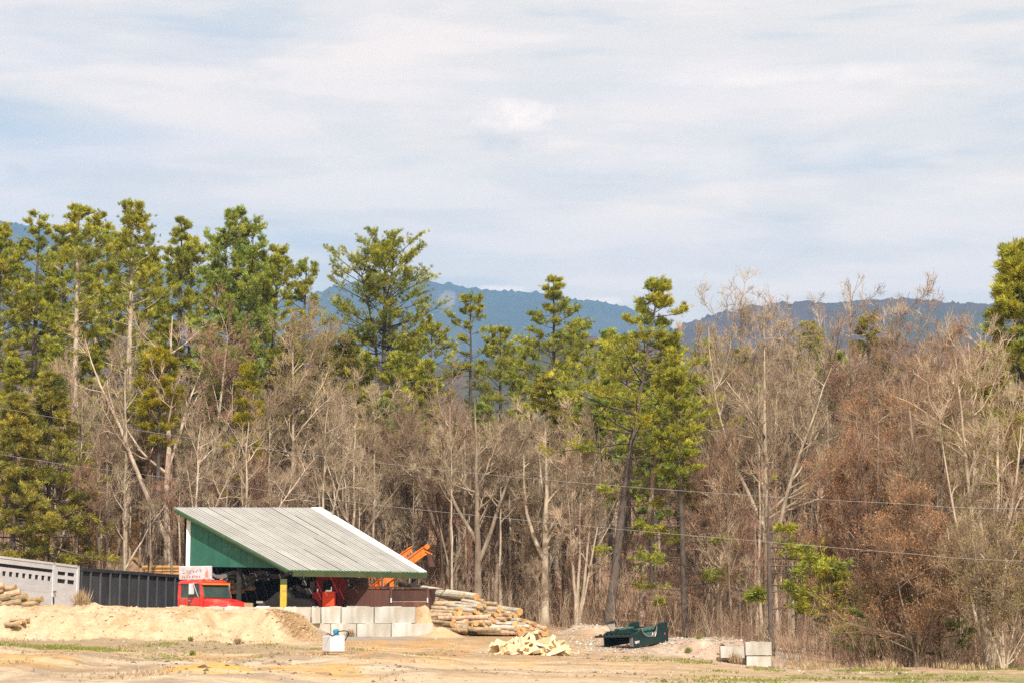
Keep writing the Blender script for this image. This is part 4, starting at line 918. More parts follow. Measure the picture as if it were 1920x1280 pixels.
def left_logs():
    random.seed(8)
    for i, (px, py, L_, r) in enumerate(((79, 1122, 1.6, .12), (74, 1127, 2.0, .11), (50, 1117, 2.2, .13), (38, 1108, 2.2, .12), (30, 1100, 2.0, .12), (28, 1125, 1.8, .12), (8, 1096, 1.4, .12), (20, 1117, 2.2, .13), (6, 1105, 1.5, .11), (40, 1126, 2.4, .12), (4, 1128, 2, .12))):
        q = at(px, py, 79.6 + random.uniform(-.2, .2)); log(q, (-1, random.uniform(-.2, .35), -.12 - .14 * random.random()), L_, r, 'brown log lying on the left end of the sand bank', 'logs on the left end of the bank')
    for i in range(5):
        q = at(10 + i * 4, 1176 + (i % 3) * 4, 76.4 + .1 * i); q.z = gz(q.x, q.y) + .12
        log(q, (1, random.uniform(-.4, .4), random.uniform(-.1, .3)), .6, .09, 'short dead stick end poking from the sand bank', 'sticks poking from the bank')
left_logs()
def firewood():
    random.seed(77); protos = []
    for k in range(5):
        m = MB(); L_ = .60; kk = [(0, 0), (.19, -.03), (.16, .13), (.05, .17)] if k % 2 else [(-.1, -.06), (.1, -.07), (.13, .05), (-.04, .12)]
        kk = [(x + random.uniform(-.02, .02), y + random.uniform(-.02, .02)) for x, y in kk]
        vs = [Vector((-L_ / 2, x, y)) for x, y in kk]; m.prism(vs, (L_, random.uniform(-.02, .02), 0), random.uniform(.35, .7))
        m.v = [(x, y - .05, z - .03) for x, y, z in m.v]
        for i in range(len(m.m)):
            if i == 3 or (k % 2 and i == 2): m.m[i] = 1; 
        m.t = [random.uniform(.3, .9) for _ in m.t]
        protos.append(m)
    meshes = []
    for k, m in enumerate(protos):
        o = m.build('firewood_piece', [M['split'], M['bark']], None, True); meshes.append(o)
    used = set()
    for i in range(125):
        u = random.random(); px = 928 + u * 132; v = random.random(); Y = 70.3 + v * 3.4
        mid = math.exp(-((px - 998) / 50) ** 2 - ((Y - 72.0) / 1.25) ** 2)
        g0 = gz(xat(px, Y), Y); z = g0 + .07 + mid * .60 * random.random() ** .6
        k = i % 5; src = meshes[k]
        if k in used: o = src.copy(); COL.objects.link(o)
        else: o = src; used.add(k)
        o.location = (xat(px, Y), Y, z); o.rotation_euler = (random.uniform(-3, 3), random.uniform(-.7, .7), random.uniform(0, 6.28))
        o.scale = (random.uniform(.8, 1.3), random.uniform(.6, 1.0), random.uniform(.6, 1.0))
        tag(o, 'freshly split pale firewood billet in the heap on the yard', 'firewood', 'split firewood in the small heap')
firewood()

# ---------------------------------------------------------------- white fuel tank with blue pump
def fuel_tank():
    c = hit(625, 1226); g = c.z; e = empty('fuel_tank', (c.x, c.y, g), 'white box-shaped fuel tank with a blue hand pump and black hose', 'fuel tank', rz=math.radians(34)); sc_ = c.y / 71.5; e.scale = (sc_, sc_, sc_)
    S = .60; H = .56
    m = MB(); m.box((0, 0, .09 + H / 2), (S * .98, S, H)); m.build('tank', M['tank'], e, True, bevel=.025)
    m = MB()
    for y in (-.22, 0, .22): m.box((0, y, .04), (S, .09, .08))
    m.build('skid', M['wood'], e, True)
    m = MB(); m.tube((.10, .0, .65), (.10, .0, .74), .06, n=12); m.tube((.10, -.07, .80), (.10, .09, .80), .085, n=16); m.build('pump', M['blue'], e, True)
    m = MB(); pts = []
    for i in range(22):
        t = i / 21; pts.append(Vector((.10 + .30 * math.sin(t * 2.4), -.08 - .30 * math.sin(t * 3.1), .78 + .10 * math.sin(t * 3.14) - .42 * t * t)))
    m.path(pts, .018, 6); m.build('hose', M['rubber'], e, True); m = MB(); pts = [Vector((.05 - .5 * t, -.3 + .0 * t, .69 + .04 * math.sin(t * 9))) for t in [k / 12 for k in range(13)]]; m.path(pts, .018, 6); m.build('hose', M['rubber'], e, True)
    m = MB(); m.beam((.02, .05, .70), (.2, -.05, .86), .03, .03); m.build('pump_handle', M['red_dull'], e, True)
fuel_tank()

# ---------------------------------------------------------------- upturned pickup bed
def pickup_bed():
    N0 = hit(1187, 1215); N1 = at(1254, 1202.5, N0.y + 1.3)        # near side, bottom edge
    N0.z += .02; N1.z = max(N1.z, N0.z)
    ax = (N1 - N0); L = ax.length; ang = math.atan2(ax.y, ax.x); pit = math.atan2(N1.z - N0.z, math.hypot(ax.x, ax.y))
    e = empty('pickup_bed', N0, 'dark green pickup truck bed lying upside down on the gravel', 'pickup bed', rot=Euler((0, -pit, ang), 'XYZ').to_quaternion().to_euler())
    W_ = 1.55; L = 1.95; hs = .52; hb = .76
    def side(y, off, nm):
        # outline of a bed side lying on its rail: notch for the wheel opening faces up
        pts = [(0, .0), (0, .46), (.03, hs), (.30, hs + .03), (.46, .64)]
        arc = [(.95 + .41 * math.cos(t), .68 - .35 * math.sin(t)) for t in [math.pi * k / 12 for k in range(13)]][::-1]
        pts += arc; pts += [(1.44, hb), (L - .06, hb + .03), (L, hb - .04), (L + .03, .40), (L, 0)]
        m = MB(); m.prism([Vector((x, y, z)) for x, z in pts], (0, off, 0)); o = m.build(nm, M['bed_green'], e, True, bevel=.015); return arc
    arc = side(0, .07, 'side_panel'); side(W_ - .07, .07, 'side_panel')
    m = MB(); m.path([Vector((x, -.012, z)) for x, z in arc], .022, 6); m.build('arch_moulding', M['tarp'], e, True)
    m = MB(); m.box((L / 2, W_ / 2, .53), (L - .06, W_ - .16, .05))
    for k in range(9): m.box((.12 + k * .21, W_ / 2, .57), (.05, W_ - .2, .05), tone=.8)
    m.build('floor', M['bed_green'], e, True)
    for y, s in ((.22, 1), (W_ - .22, -1)):
        m = MB(); K = 8; rr = [(.95 + .40 * math.cos(math.pi * k / K), (.64 - .30 * math.sin(math.pi * k / K))) for k in range(K + 1)]
        m.prism([Vector((x, y - .12, z)) for x, z in rr], (0, .30, 0)); m.build('wheelhouse', M['bed_light'], e, True)
    m = MB(); m.box((L - .05, W_ / 2, .25), (.05, W_ - .16, .46)); m.build('front_panel', M['bed_green'], e, True)
    m = MB(); m.prism([(.42, W_ - .09, hs), (.62, W_ - .09, .5), (.56, W_ - .09, hb + .16), (.16, W_ - .09, hb + .14)], (0, .03, 0)); m.build('inner_panel', M['pale'], e, True)
    m = MB(); m.beam((.38, W_ - .1, hb + .16), (.60, W_ - .1, hb + .17), .06, .07); m.beam((.14, W_ - .1, hb + .15), (.60, W_ - .1, hb + .17), .05, .05); m.build('panel_edge', M['dark_metal'], e, True)
    m = MB(); m.beam((-.10, -.02, .46), (-.10, W_ + .25, .42), .24, .07); 
    for k in range(7): m.box((-.14, .1 + k * .24, .49), (.1, .07, .05))
    m.build('rear_sill', M['bed_green'], e, True, bevel=.01)
    m = MB(); m.box((-.015, .05, .22), (.03, .17, .34)); m.build('tail_lamp_pocket', M['tarp'], e, True, bevel=.01)
    for i, mt in enumerate(('white_letters', 'orange', 'white_letters')):
        m = MB(); x = 1.02 + i * .09; m.prism([(x, -.004 + .10 - .16, .30), (x + .05, -.064, .30), (x + .13, -.064, .46), (x + .09, -.064, .46)], (0, .002, 0)); m.v = [(a, b + .058, c) for a, b, c in m.v]; m.build('stripe', M[mt], e, True)
    letters(e, '4X4', .10, .14, -.006, .10, M['white_letters'], .04)
    m = MB(); m.box((.25, -.006, .19), (.09, .006, .05)); m.build('decal', M['orange_red'], e, True)
    m = MB(); m.box((L - .18, -.006, .34), (.04, .008, .07)); m.build('side_marker', M['orange_red'], e, True)
pickup_bed()

# ---------------------------------------------------------------- trees
def norm(v): return v / (np.linalg.norm(v, axis=-1, keepdims=True) + 1e-9)
def grow(rg, P, D, L, R, s, wander, trop, tip=0.25):
    """chains of s segments: returns points (n,s+1,3), radii (n,s+1)"""
    n = len(P); pts = np.zeros((n, s + 1, 3)); rad = np.zeros((n, s + 1)); pts[:, 0] = P; D = norm(D)
    for i in range(s):
        D = norm(D + rg.normal(0, wander, (n, 3)) + np.asarray(trop).reshape(-1, 1) * np.array([[0, 0, 1.0]]) / s)
        pts[:, i + 1] = pts[:, i] + D * (L / s)[:, None]
    for i in range(s + 1): rad[:, i] = R * (1 - (1 - tip) * i / s)
    return pts, rad
def spawn(rg, pts, rad, per, t0, t1, ang, angv, ratio, lens, rr, tpow=1.0, flat=0.0):
    n, s1, _ = pts.shape; s = s1 - 1
    idx = np.repeat(np.arange(n), per); m = len(idx)
    t = t0 + (t1 - t0) * rg.random(m) ** tpow
    f = t * s; i = np.minimum(f.astype(int), s - 1); w = (f - i)[:, None]
    P = pts[idx, i] * (1 - w) + pts[idx, i + 1] * w
    Dp = norm(pts[idx, i + 1] - pts[idx, i])
    A = norm(np.cross(Dp, rg.normal(0, 1, (m, 3))))
    if flat: A[:, 2] *= (1 - flat); A = norm(A)
    a = np.radians(rg.normal(ang, angv, m))[:, None]
    D = Dp * np.cos(a) + A * np.sin(a)
    L = lens[idx] * ratio * (1.15 - 0.6 * t) * rg.uniform(0.6, 1.25, m)
    r = (rad[idx, i] * (1 - w[:, 0]) + rad[idx, i + 1] * w[:, 0]) * rr
    return P, D, L, r, t
def chains_to_tubes(sets, k):
    P0 = []; P1 = []; R0 = []; R1 = []; T = []
    for pts, rad in sets:
        P0.append(pts[:, :-1].reshape(-1, 3)); P1.append(pts[:, 1:].reshape(-1, 3)); R0.append(rad[:, :-1].ravel()); R1.append(rad[:, 1:].ravel())
        T.append(np.repeat(np.random.default_rng(len(pts)).random(len(pts)), pts.shape[1] - 1))
    V, Fq = tubes_np(np.concatenate(P0), np.concatenate(P1), np.concatenate(R0), np.concatenate(R1), k)
    return V, Fq, np.repeat(np.concatenate(T), k)
def join(parts):
    V = []; Fq = []; T = []; b = 0
    for v, f, t in parts: V.append(v); Fq.append(np.asarray(f) + b); T.append(t); b += len(v)
    return np.concatenate(V), Fq, np.concatenate(T)
def blades(rg, P, D, k, ln, wd, spread, up=0.25, fat=False):
    """k thin leaf blades around each point"""
    n = len(P); P = np.repeat(P, k, 0); D = np.repeat(D, k, 0)
    d = norm(D + rg.normal(0, spread, (n * k, 3)) + np.array([[0, 0, up]])); side = norm(np.cross(d, rg.normal(0, 1, (n * k, 3))))
    L = (ln * rg.uniform(0.65, 1.25, n * k))[:, None]; w = (wd * rg.uniform(0.7, 1.3, n * k))[:, None]
    P = P + rg.normal(0, ln * 0.16, P.shape)
    V = np.stack([P - side * w * .5, P + d * L * .55 - side * w * .55, P + d * L, P + d * L * .5 + side * w * .6], 1).reshape(-1, 3)
    b = np.arange(n * k)[:, None] * 4
    F4 = b + np.array([[0, 1, 2, 3]])
    T = np.repeat(rg.random(n), k) * 0.75 + rg.random(n * k) * 0.25
    return V, F4, T
def bent_trunk(rg, H, R, s, lean=(0, 0), wob=0.02, tip=0.12, sweep=0.0):
    t = np.linspace(0, 1, s + 1); pts = np.zeros((1, s + 1, 3))
    wx = np.cumsum(rg.normal(0, wob, s + 1)) * H / s; wy = np.cumsum(rg.normal(0, wob, s + 1)) * H / s; wx[0] = wy[0] = 0
    pts[0, :, 0] = lean[0] * H * (t + sweep * t * (1 - t)) + wx; pts[0, :, 1] = lean[1] * H * t + wy; pts[0, :, 2] = H * t
    rad = (R * (tip + (1 - tip) * (1 - t) ** 0.9) * (1 + 0.35 * np.exp(-t * s * 1.2)))[None]
    pts[0, 0, 2] = -0.5
    return pts, rad
def make_tree(name, parts, loc, label, cat, group=None, rz=0.0, scale=None):
    e = empty(name, loc, label, cat, group, rz)
    if scale: e.scale = scale
    for nm, me in parts: link(nm, me, e)
    return e
def bare_parts(seed, H, R, limbs=18, base=0.3, lean=(0, 0), ang=42, spread=1.0, bark='grey_bark', twig='twig', forks=0, dens=1.0, bud=None, budk=2, trunk_top=.94, wob=.03, twr=1.0, stems=None, lmin=0.30, llen=0.33, tw4=4):
    rg = np.random.default_rng(seed); T0 = []
    if stems:                                             # several stems from one foot
        for (lx, ly, hh, rr) in stems: T0.append(bent_trunk(rg, H * hh, R * rr, 12, (lx, ly), wob, .10, 0.35))
    else:
        T0.append(bent_trunk(rg, H * trunk_top, R, 12, lean, wob, .10))
        for q in range(forks):
            t = rg.uniform(.22, .45); i = int(t * 12); p = T0[0][0][0, i]; a = rg.uniform(0, 6.28) if q else rg.choice([-1, 1]) * 0.0 + (0 if rg.random() < .5 else math.pi)
            f = grow(rg, p[None], np.array([[math.cos(a) * .55, math.sin(a) * .4, 1]]), np.array([H * (1 - t) * rg.uniform(.8, 1.0)]), np.array([T0[0][1][0, i] * .8]), 9, .07, [.35], .12); T0.append(f)
    l1 = []; per = max(4, int(limbs / len(T0)))
    for pts, rad in T0:
        Ht = np.array([pts[0, -1, 2] - max(0, pts[0, 0, 2])]); P, D, L, r, t = spawn(rg, pts, rad, per, base, 0.97, ang, 12, llen * spread, Ht, .62)
        L = np.maximum(L, .06 * H); l1.append((P, D, L, np.maximum(r, .022)))
    P, D, L, r = [np.concatenate([q[i] for q in l1]) for i in range(4)]
    c1 = grow(rg, P, D, L, r, 6, .13, np.full(len(P), .5), .28)
    P, D, l2, r, t = spawn(rg, c1[0], c1[1], int(6 * dens), .15, 1, 40, 14, .42, L, .62); c2 = grow(rg, P, D, l2, np.maximum(r, .015), 4, .16, np.full(len(P), .55), .4)
    P, D, l3, r, t = spawn(rg, c2[0], c2[1], int(6 * dens), .1, 1, 38, 15, .52, l2, .65); l3 = np.maximum(l3, .35); c3 = grow(rg, P, D, l3, np.clip(r, .008, .018) * twr, 3, .18, np.full(len(P), .4), .55)
    P, D, l4, r, t = spawn(rg, c3[0], c3[1], tw4, .15, 1, 36, 15, .55, l3, .7); l4 = np.clip(l4, .28, .8); c4 = grow(rg, P, D, l4, np.full(len(P), .0062) * twr, 2, .16, np.full(len(P), .3), .5)
    tv = [chains_to_tubes([x], 9) for x in T0] + [chains_to_tubes([c1], 5)]
    out = [('trunk', mesh_np('trunk', *join(tv)[:2], M[bark], join(tv)[2], smooth=True))]
    cv = join([chains_to_tubes([c2], 4), chains_to_tubes([c3, c4], 3)])
    out.append(('crown', mesh_np('crown', cv[0], cv[1], M[twig], cv[2])))
    if bud:
        b = blades(rg, c4[0][:, -1], norm(c4[0][:, -1] - c4[0][:, 0]), budk, .06, .034, .6)
        out.append(('buds', mesh_np('buds', b[0], b[1], M[bud], b[2])))
    return out
def pine_parts(seed, H, R, cb=.3, width=.2, shape='open', leaf='pine_a', lean=(0, 0), bark='pine_bark', dens=1.0, top_round=.35, gaps=.12, trunks=1, deadb=True, wh=.60, low=None, bl=.15, sweep=0.0, hang=0.0, tips=True):
    rg = np.random.default_rng(seed)
    trunk = bent_trunk(rg, H, R, 16, lean, .012, .07, sweep); T0 = [trunk]
    for q in range(trunks - 1):
        i = 6 + q; p = trunk[0][0, i]; a = 0.2 + q * 2.6
        f = grow(rg, p[None], np.array([[math.cos(a) * .13, math.sin(a) * .13, 1]]), np.array([(H - p[2]) * (.9 - .08 * q)]), np.array([trunk[1][0, i] * .75]), 9, .03, [.25], .15); T0.append(f)
    Ps = []; Ds = []; Ls = []; Rs = []
    for pts, rad in T0:
        z0, z1 = pts[0, 0, 2], pts[0, -1, 2]; zc = max(cb * H, z0 + .6); z = zc; WR = width * .46 if H > 6 else width
        while z < z1 - .15:
            t = (z - cb * H) / (H - cb * H)
            if shape == 'open': prof = 1.25 * (1 - t) ** .8 * (.62 + .38 * math.sin(min(1, t * 2.4) * math.pi / 2)) + top_round * (1 - t) ** .5 * t
            elif shape == 'cone': prof = 1.25 * (1 - t) ** 1.05 * (.75 + .25 * min(1, t * 5))
            else: prof = math.sin(min(1, .18 + t * .82) * math.pi) ** .6
            if shape == 'cone' and t > .975: break
            k = rg.integers(3, 6)
            a0 = rg.uniform(0, 6.28)
            for j in range(k):
                if rg.random() < gaps: continue
                a = a0 + j * 6.28 / k + rg.normal(0, .25)
                zz = z + rg.normal(0, .06); f = np.clip((zz - z0) / (z1 - z0), 0, .999) * (pts.shape[1] - 1); i = int(f); w = f - i
                P = pts[0, i] * (1 - w) + pts[0, i + 1] * w
                el = (.04 + t * .6 if shape != 'cone' else .0 + t * .35) + hang + rg.normal(0, .10)
                L = H * WR * prof * (rg.uniform(.45, 1.0) + (.45 if rg.random() < .22 else 0)) * 1.2 + .18
                Ps.append(P); Ds.append((math.cos(a) * math.cos(el), math.sin(a) * math.cos(el), math.sin(el))); Ls.append(L); Rs.append(.012 + .010 * L)
            z += wh * rg.uniform(.7, 1.6 - .3 * t) * (1 - .35 * t)
    hollow = not Ps
    if hollow: Ps, Ds, Ls, Rs = [trunk[0][0, 15]], [(1, 0, .3)], [.2], [.02]
    P, D, L, r = np.array(Ps), np.array(Ds), np.array(Ls), np.array(Rs)
    c1 = grow(rg, P, D, L, r, 6, .055, rg.uniform(.05, .5, len(P)) - hang * -.2, .25)
    per = max(4, int(8 * dens)); P, D, l2, r2, t = spawn(rg, c1[0], c1[1], per, .38, 1, 46, 10, .36, L, .45, .75, flat=.88); l2 = np.clip(l2, .2, 1.3)
    c2 = grow(rg, P, D, l2, np.maximum(r2, .008), 3, .07, np.full(len(P), .28), .4)
    tp = [c2[0][:, 1:].reshape(-1, 3)]; td = [np.repeat(norm(c2[0][:, -1] - c2[0][:, 0]), 3, 0)]
    outer = c1[0][:, 4:].reshape(-1, 3); tp.append(outer); td.append(np.repeat(norm(c1[0][:, -1] - c1[0][:, 2]), 3, 0))
    for pts, rad in (T0 if tips else []): tp.append(pts[0, -3:] + rg.normal(0, .06, (3, 3))); td.append(np.tile([[0, 0, 1.0]], (3, 1)))
    tp = np.concatenate(tp); td = np.concatenate(td); extra = rg.random(len(tp)) < .55
    tp = np.concatenate([tp, tp[extra] + rg.normal(0, .13, (extra.sum(), 3)) * np.array([[1, 1, .4]]) + np.array([[0, 0, .03]])]); td = np.concatenate([td, td[extra]])
    if hollow: tp, td = tp[:1], td[:1]
    b = blades(rg, tp, td, 16, bl * 1.25, bl * .15, .5, .28)
    tv = [chains_to_tubes([x], 9) for x in T0] + [chains_to_tubes([c1], 4), chains_to_tubes([c2], 3)]
    if deadb:                                                     # bare snags on the clear stem
        n = int(14 + H * .8); zz = rg.uniform(max(.12, cb * .35), cb + .08, n); f = zz * 16; i = np.minimum(f.astype(int), 15); w = (f - i)[:, None]
        Pd = trunk[0][0, i] * (1 - w) + trunk[0][0, i + 1] * w; a = rg.uniform(0, 6.28, n); Dd = np.stack([np.cos(a), np.sin(a), rg.normal(-.05, .15, n)], -1)
        ld = rg.uniform(.4, 1.7, n); cd = grow(rg, Pd, Dd, ld, np.full(n, .022), 4, .12, np.full(n, .1), .3); tv.append(chains_to_tubes([cd], 3))
        P, D, l, r, t = spawn(rg, cd[0], cd[1], 4, .3, 1, 45, 15, .4, ld, .6); tv.append(chains_to_tubes([grow(rg, P, D, l, np.full(len(P), .008), 2, .15, np.zeros(len(P)), .4)], 3))
    J = join(tv)
    out = [('trunk', mesh_np('trunk', J[0], J[1], M[bark], J[2], smooth=True)), ('crown', mesh_np('crown', b[0], b[1], M[leaf], b[2]))]
    if low:                                                        # live limbs low on the stem: (height fraction, angle, length)
        for (hf, a, ll) in low:
            f = hf * 16; i = min(15, int(f)); w = f - i; p0 = trunk[0][0, i] * (1 - w) + trunk[0][0, i + 1] * w
            cl = grow(rg, p0[None], np.array([[math.cos(a), math.sin(a), -.02]]), np.array([ll]), np.array([.03]), 5, .06, np.array([.05]), .3)
            P, D, l, r, t = spawn(rg, cl[0], cl[1], 16, .3, 1, 50, 12, .42, np.array([ll]), .5, .8, flat=.8); l = np.clip(l, .2, 1.2); c = grow(rg, P, D, l, np.full(len(P), .009), 3, .1, np.full(len(P), .2), .4)
            tpp = c[0][:, 1:].reshape(-1, 3); tdd = np.repeat(norm(c[0][:, -1] - c[0][:, 0]), 3, 0); bb = blades(rg, np.repeat(tpp, 2, 0) + rg.normal(0, .04, (len(tpp) * 2, 3)) * [[1, 1, .5]], np.repeat(tdd, 2, 0), 10, bl * 1.1, bl * .17, .5, .15)
            J2 = join([chains_to_tubes([cl], 4), chains_to_tubes([c], 3)]); out.append(('limb', mesh_np('limb', J2[0], J2[1], M[bark], J2[2]))); out.append(('needles', mesh_np('needles', bb[0], bb[1], M[leaf], bb[2])))
    return out
def spot(px, Y, top=None):
    x = xat(px, Y); z = gz(x, Y); H = (at(px, top, Y).z - z) if top is not None else None
    return Vector((x, Y, z)), H
def pine(px, Y, top, label, group=None, **k):
    loc, H = spot(px, Y, top); ln = k.pop('lean_px', 0) / F * Y / H
    seed = k.pop('seed', int(px * 3 + top)); k.setdefault('lean', (ln, 0))
    if ln: loc.x = xat(px, Y) - ln * H
    return make_tree(k.pop('name', 'pine_tree'), pine_parts(seed, H, k.pop('R', .016 * H), **k), loc, label, k.get('cat', 'tree'), group)
def bare(px, Y, top, label, group=None, **k):
    loc, H = spot(px, Y, top); nm = k.pop('name', 'bare_tree'); seed = k.pop('seed', int(px * 5 + top))
    return make_tree(nm, bare_parts(seed, H, k.pop('R', .011 * H), **k), loc, label, 'tree', group)

# --- pines one can tell apart (photo column, distance, top row)
GL = 'tall white pines on the left'
pine(-22, 112, 430, 'tall pine cut by the left edge of the wood', GL, cb=.45, width=.20, leaf='pine_a')
pine(48, 114, 404, 'tall pine with a thin leaning tip, leftmost against the sky', GL, cb=.42, width=.19, leaf='pine_a', gaps=.25)
pine(128, 110, 390, 'tall pine with a bare pale stem, second from the left in the tall row', GL, cb=.50, width=.20, bark='pale_bark', gaps=.1)
pine(168, 116, 398, 'pine crown tucked behind between the two leftmost tall crowns', GL, cb=.46, width=.17, bark='pale_bark')
pine(232, 111, 386, 'tallest pine of the left group with a straight pale stem', GL, cb=.44, width=.23, bark='pale_bark', gaps=.08)
pine(322, 115, 418, 'thin-topped pine standing left of the broad dark pine', GL, cb=.48, width=.15, gaps=.22)
pine(428, 112, 396, 'broad dark green pine with fanned upper branches, right end of the tall row', GL, cb=.42, width=.17, leaf='pine_b', top_round=.8, trunks=3, gaps=.08, seed=11)
pine(512, 113, 466, 'lower pine leaning out right of the broad dark pine', GL, cb=.5, width=.20, lean_px=22, gaps=.15)
pine(566, 115, 488, 'sparse pine on the right shoulder of the left group', GL, cb=.52, width=.17, gaps=.3, lean_px=14)
for q, (px_, t_) in enumerate(((12, 452), (98, 432), (205, 436), (262, 470), (345, 452), (470, 478))):
    pine(px_, 119 + q % 3, t_, ['pine at the back of the left edge, behind the outermost crown', 'pine crown wedged behind the second and third crowns from the left', 'pine behind the tallest left crown', 'pine filling in just right of the tallest left crown', 'pine tucked against the left side of the broad dark pine', 'pine tucked against the right side of the broad dark pine'][q], GL, cb=.40, width=.25, gaps=.05)
pine(85, 122, 520, 'dark pine half hidden behind the pale stems on the left', GL, cb=.4, width=.2, leaf='pine_b')
pine(285, 124, 545, 'dark low pine filling the gap left of the broad dark pine', GL, cb=.45, width=.2, leaf='pine_b')
pine(395, 122, 520, 'dark pine below and left of the broad crown', GL, cb=.35, width=.2, leaf='pine_b')
pine(716, 122, 447, 'lone round-topped pine with wide level branches against the mountain', cb=.50, width=.225, leaf='pine_a', top_round=1.3, trunks=3, gaps=.16, wh=.7, seed=24, dens=1.25)
pine(880, 128, 567, 'small flat-topped pine right of the lone round-topped pine', cb=.68, width=.17, top_round=1.0, gaps=.12, wh=.7)
pine(806, 130, 604, 'bushy light green pine between the lone pine and the small flat-topped one', cb=.55, width=.28, top_round=.6)
pine(770, 133, 640, 'low pine at the right foot of the lone round-topped pine', cb=.5, width=.25)
pine(938, 131, 618, 'pale green bushy pine left of the conical pine', cb=.5, width=.28, top_round=.5)
pine(1038, 121, 520, 'conical pine with layered yellow-green branches in the middle of the wood', cb=.42, width=.36, shape='cone', gaps=.05, dens=1.3, wh=.62, seed=31)
pine(1092, 127, 590, 'full pine crowding the right side of the conical pine', cb=.45, width=.34, shape='cone', dens=1.1, wh=.65)
pine(985, 128, 650, 'bright low pine at the left foot of the conical pine', cb=.45, width=.25, dens=1.1)
pine(1146, 130, 626, 'darker green pine between the conical and the leaning pines', cb=.4, width=.2, leaf='pine_b', dens=1.1)
pine(1244, 90, 528, 'tall layered pine with a dark stem leaning to the lower left', cb=.48, width=.42, shape='cone', gaps=.08, dens=1.3, wh=.55, lean_px=104, seed=42, R=.23, sweep=-.25,
     low=[(.30, 0.2, 1.2), (.24, 2.9, .9), (.36, 0.0, 1.5), (.40, 3.4, 1.1)])
pine(1262, 91, 640, 'second dark-stemmed pine just right of the tall leaning one', cb=.58, width=.22, lean_px=62, R=.19, sweep=-.3, seed=43, bark='grey_bark',
     low=[(.12, -.2, .9), (.34, .1, 1.5)])
pine(1272, 88.5, 700, 'upright pine with sparse low green sprays behind the pickup bed', cb=.60, width=.20, R=.17, seed=45, low=[(.18, 2.8, 2.0), (.24, -.1, 1.8), (.30, 3.0, 1.7), (.36, .3, 2.2), (.28, 3.4, 2.2), (.20, .2, 2.4), (.42, 2.9, 1.6)], lean_px=-14)
pine(1180, 128, 655, 'pine filling the canopy left of the leaning pine', cb=.45, width=.26, dens=1.1)
pine(1330, 124, 640, 'pine behind the bare crowns right of the leaning pine', cb=.4, width=.24)
pine(1400, 128, 655, 'pine half veiled by bare twigs below the right ridge', cb=.4, width=.24)
pine(1446, 77, 880, 'broken-topped dark pine stem with a bright green limb reaching right over the blocks', cb=1.5, width=.03, deadb=False, R=.12, seed=47, lean_px=0, tips=False, low=[(.25, .0, 1.3), (.34, .1, 2.0), (.48, -.1, 2.5), (.58, .15, 1.4), (.66, 0.05, .8), (.44, -.4, 1.9), (.38, .45, 1.2), (.52, .2, 2.0), (.34, 3.3, .6), (.30, 3.0, .7)], bl=.19)
pine(1530, 122, 610, 'pine showing through the bare crowns under the right ridge', cb=.4, width=.24)
pine(1640, 120, 590, 'olive pine behind the bare crowns near the right edge', cb=.4, width=.22, leaf='hemlock')
pine(1928, 86, 455, 'bright green pine filling the right edge of the wood', cb=.12, width=.44, shape='cone', leaf='pine_a', gaps=.03, dens=1.4, wh=.5, seed=51, bl=.22)
pine(1900, 92, 640, 'second green pine low at the right edge, behind bare branches', cb=.06, width=.24, leaf='pine_b', gaps=.05, dens=1.2, seed=53)
pine(1800, 96, 760, 'dark green pine behind the pale multi-stemmed tree', cb=.06, width=.24, leaf='pine_b', gaps=.05, dens=1.2, seed=55)
# yellow-green small conifers
GH = 'small yellow-green conifers in the wood'
pine(290, 100, 664, 'bright yellow small conifer in front of the dark pines', GH, cb=.60, width=.16, shape='round', leaf='pine_yellow', gaps=.02, dens=1.0, bl=.16, wh=.4, name='conifer')
pine(455, 101, 676, 'yellow-green slender conifer below the broad dark pine', GH, cb=.38, width=.16, shape='cone', leaf='pine_yellow', gaps=.2, dens=.8, bl=.16, name='conifer')
pine(85, 95, 700, 'olive hemlock with drooping sprays at the far left', GH, cb=.17, width=.40, shape='cone', leaf='hemlock', gaps=.05, hang=-.2, bl=.17, wh=.36, name='conifer')
pine(20, 93, 740, 'olive hemlock cut by the left edge', GH, cb=.15, width=.40, shape='cone', leaf='hemlock', gaps=.05, hang=-.2, bl=.17, wh=.36, name='conifer')
pine(140, 99, 780, 'darker hemlock right of the olive one at the far left', GH, cb=.1, width=.24, shape='cone', leaf='hemlock', gaps=.15, hang=-.1, bl=.16, name='conifer')
pine(668, 104, 800, 'small bright conifer behind the middle of the shed roof', GH, cb=.45, width=.22, shape='round', leaf='pine_yellow', gaps=.2, bl=.16, name='conifer', dens=.8)
pine(560, 106, 780, 'loose yellow-green conifer over the shed ridge', GH, cb=.45, width=.22, shape='round', leaf='pine_a', gaps=.25, bl=.16, name='conifer', dens=.8)
pine(1560, 80, 1060, 'small olive conifer low in the brush at the right', GH, cb=.03, width=.42, shape='cone', leaf='hemlock', gaps=.1, bl=.15, name='conifer', deadb=False)
pine(1650, 74, 1105, 'small dark conifer in the brush left of the pale multi-stemmed tree', GH, cb=.02, width=.5, shape='cone', leaf='pine_b', gaps=.1, bl=.14, name='conifer', deadb=False)
pine(1760, 73, 1090, 'low dark conifer at the foot of the pale multi-stemmed tree', GH, cb=.02, width=.55, shape='cone', leaf='pine_b', gaps=.1, bl=.14, name='conifer', deadb=False)

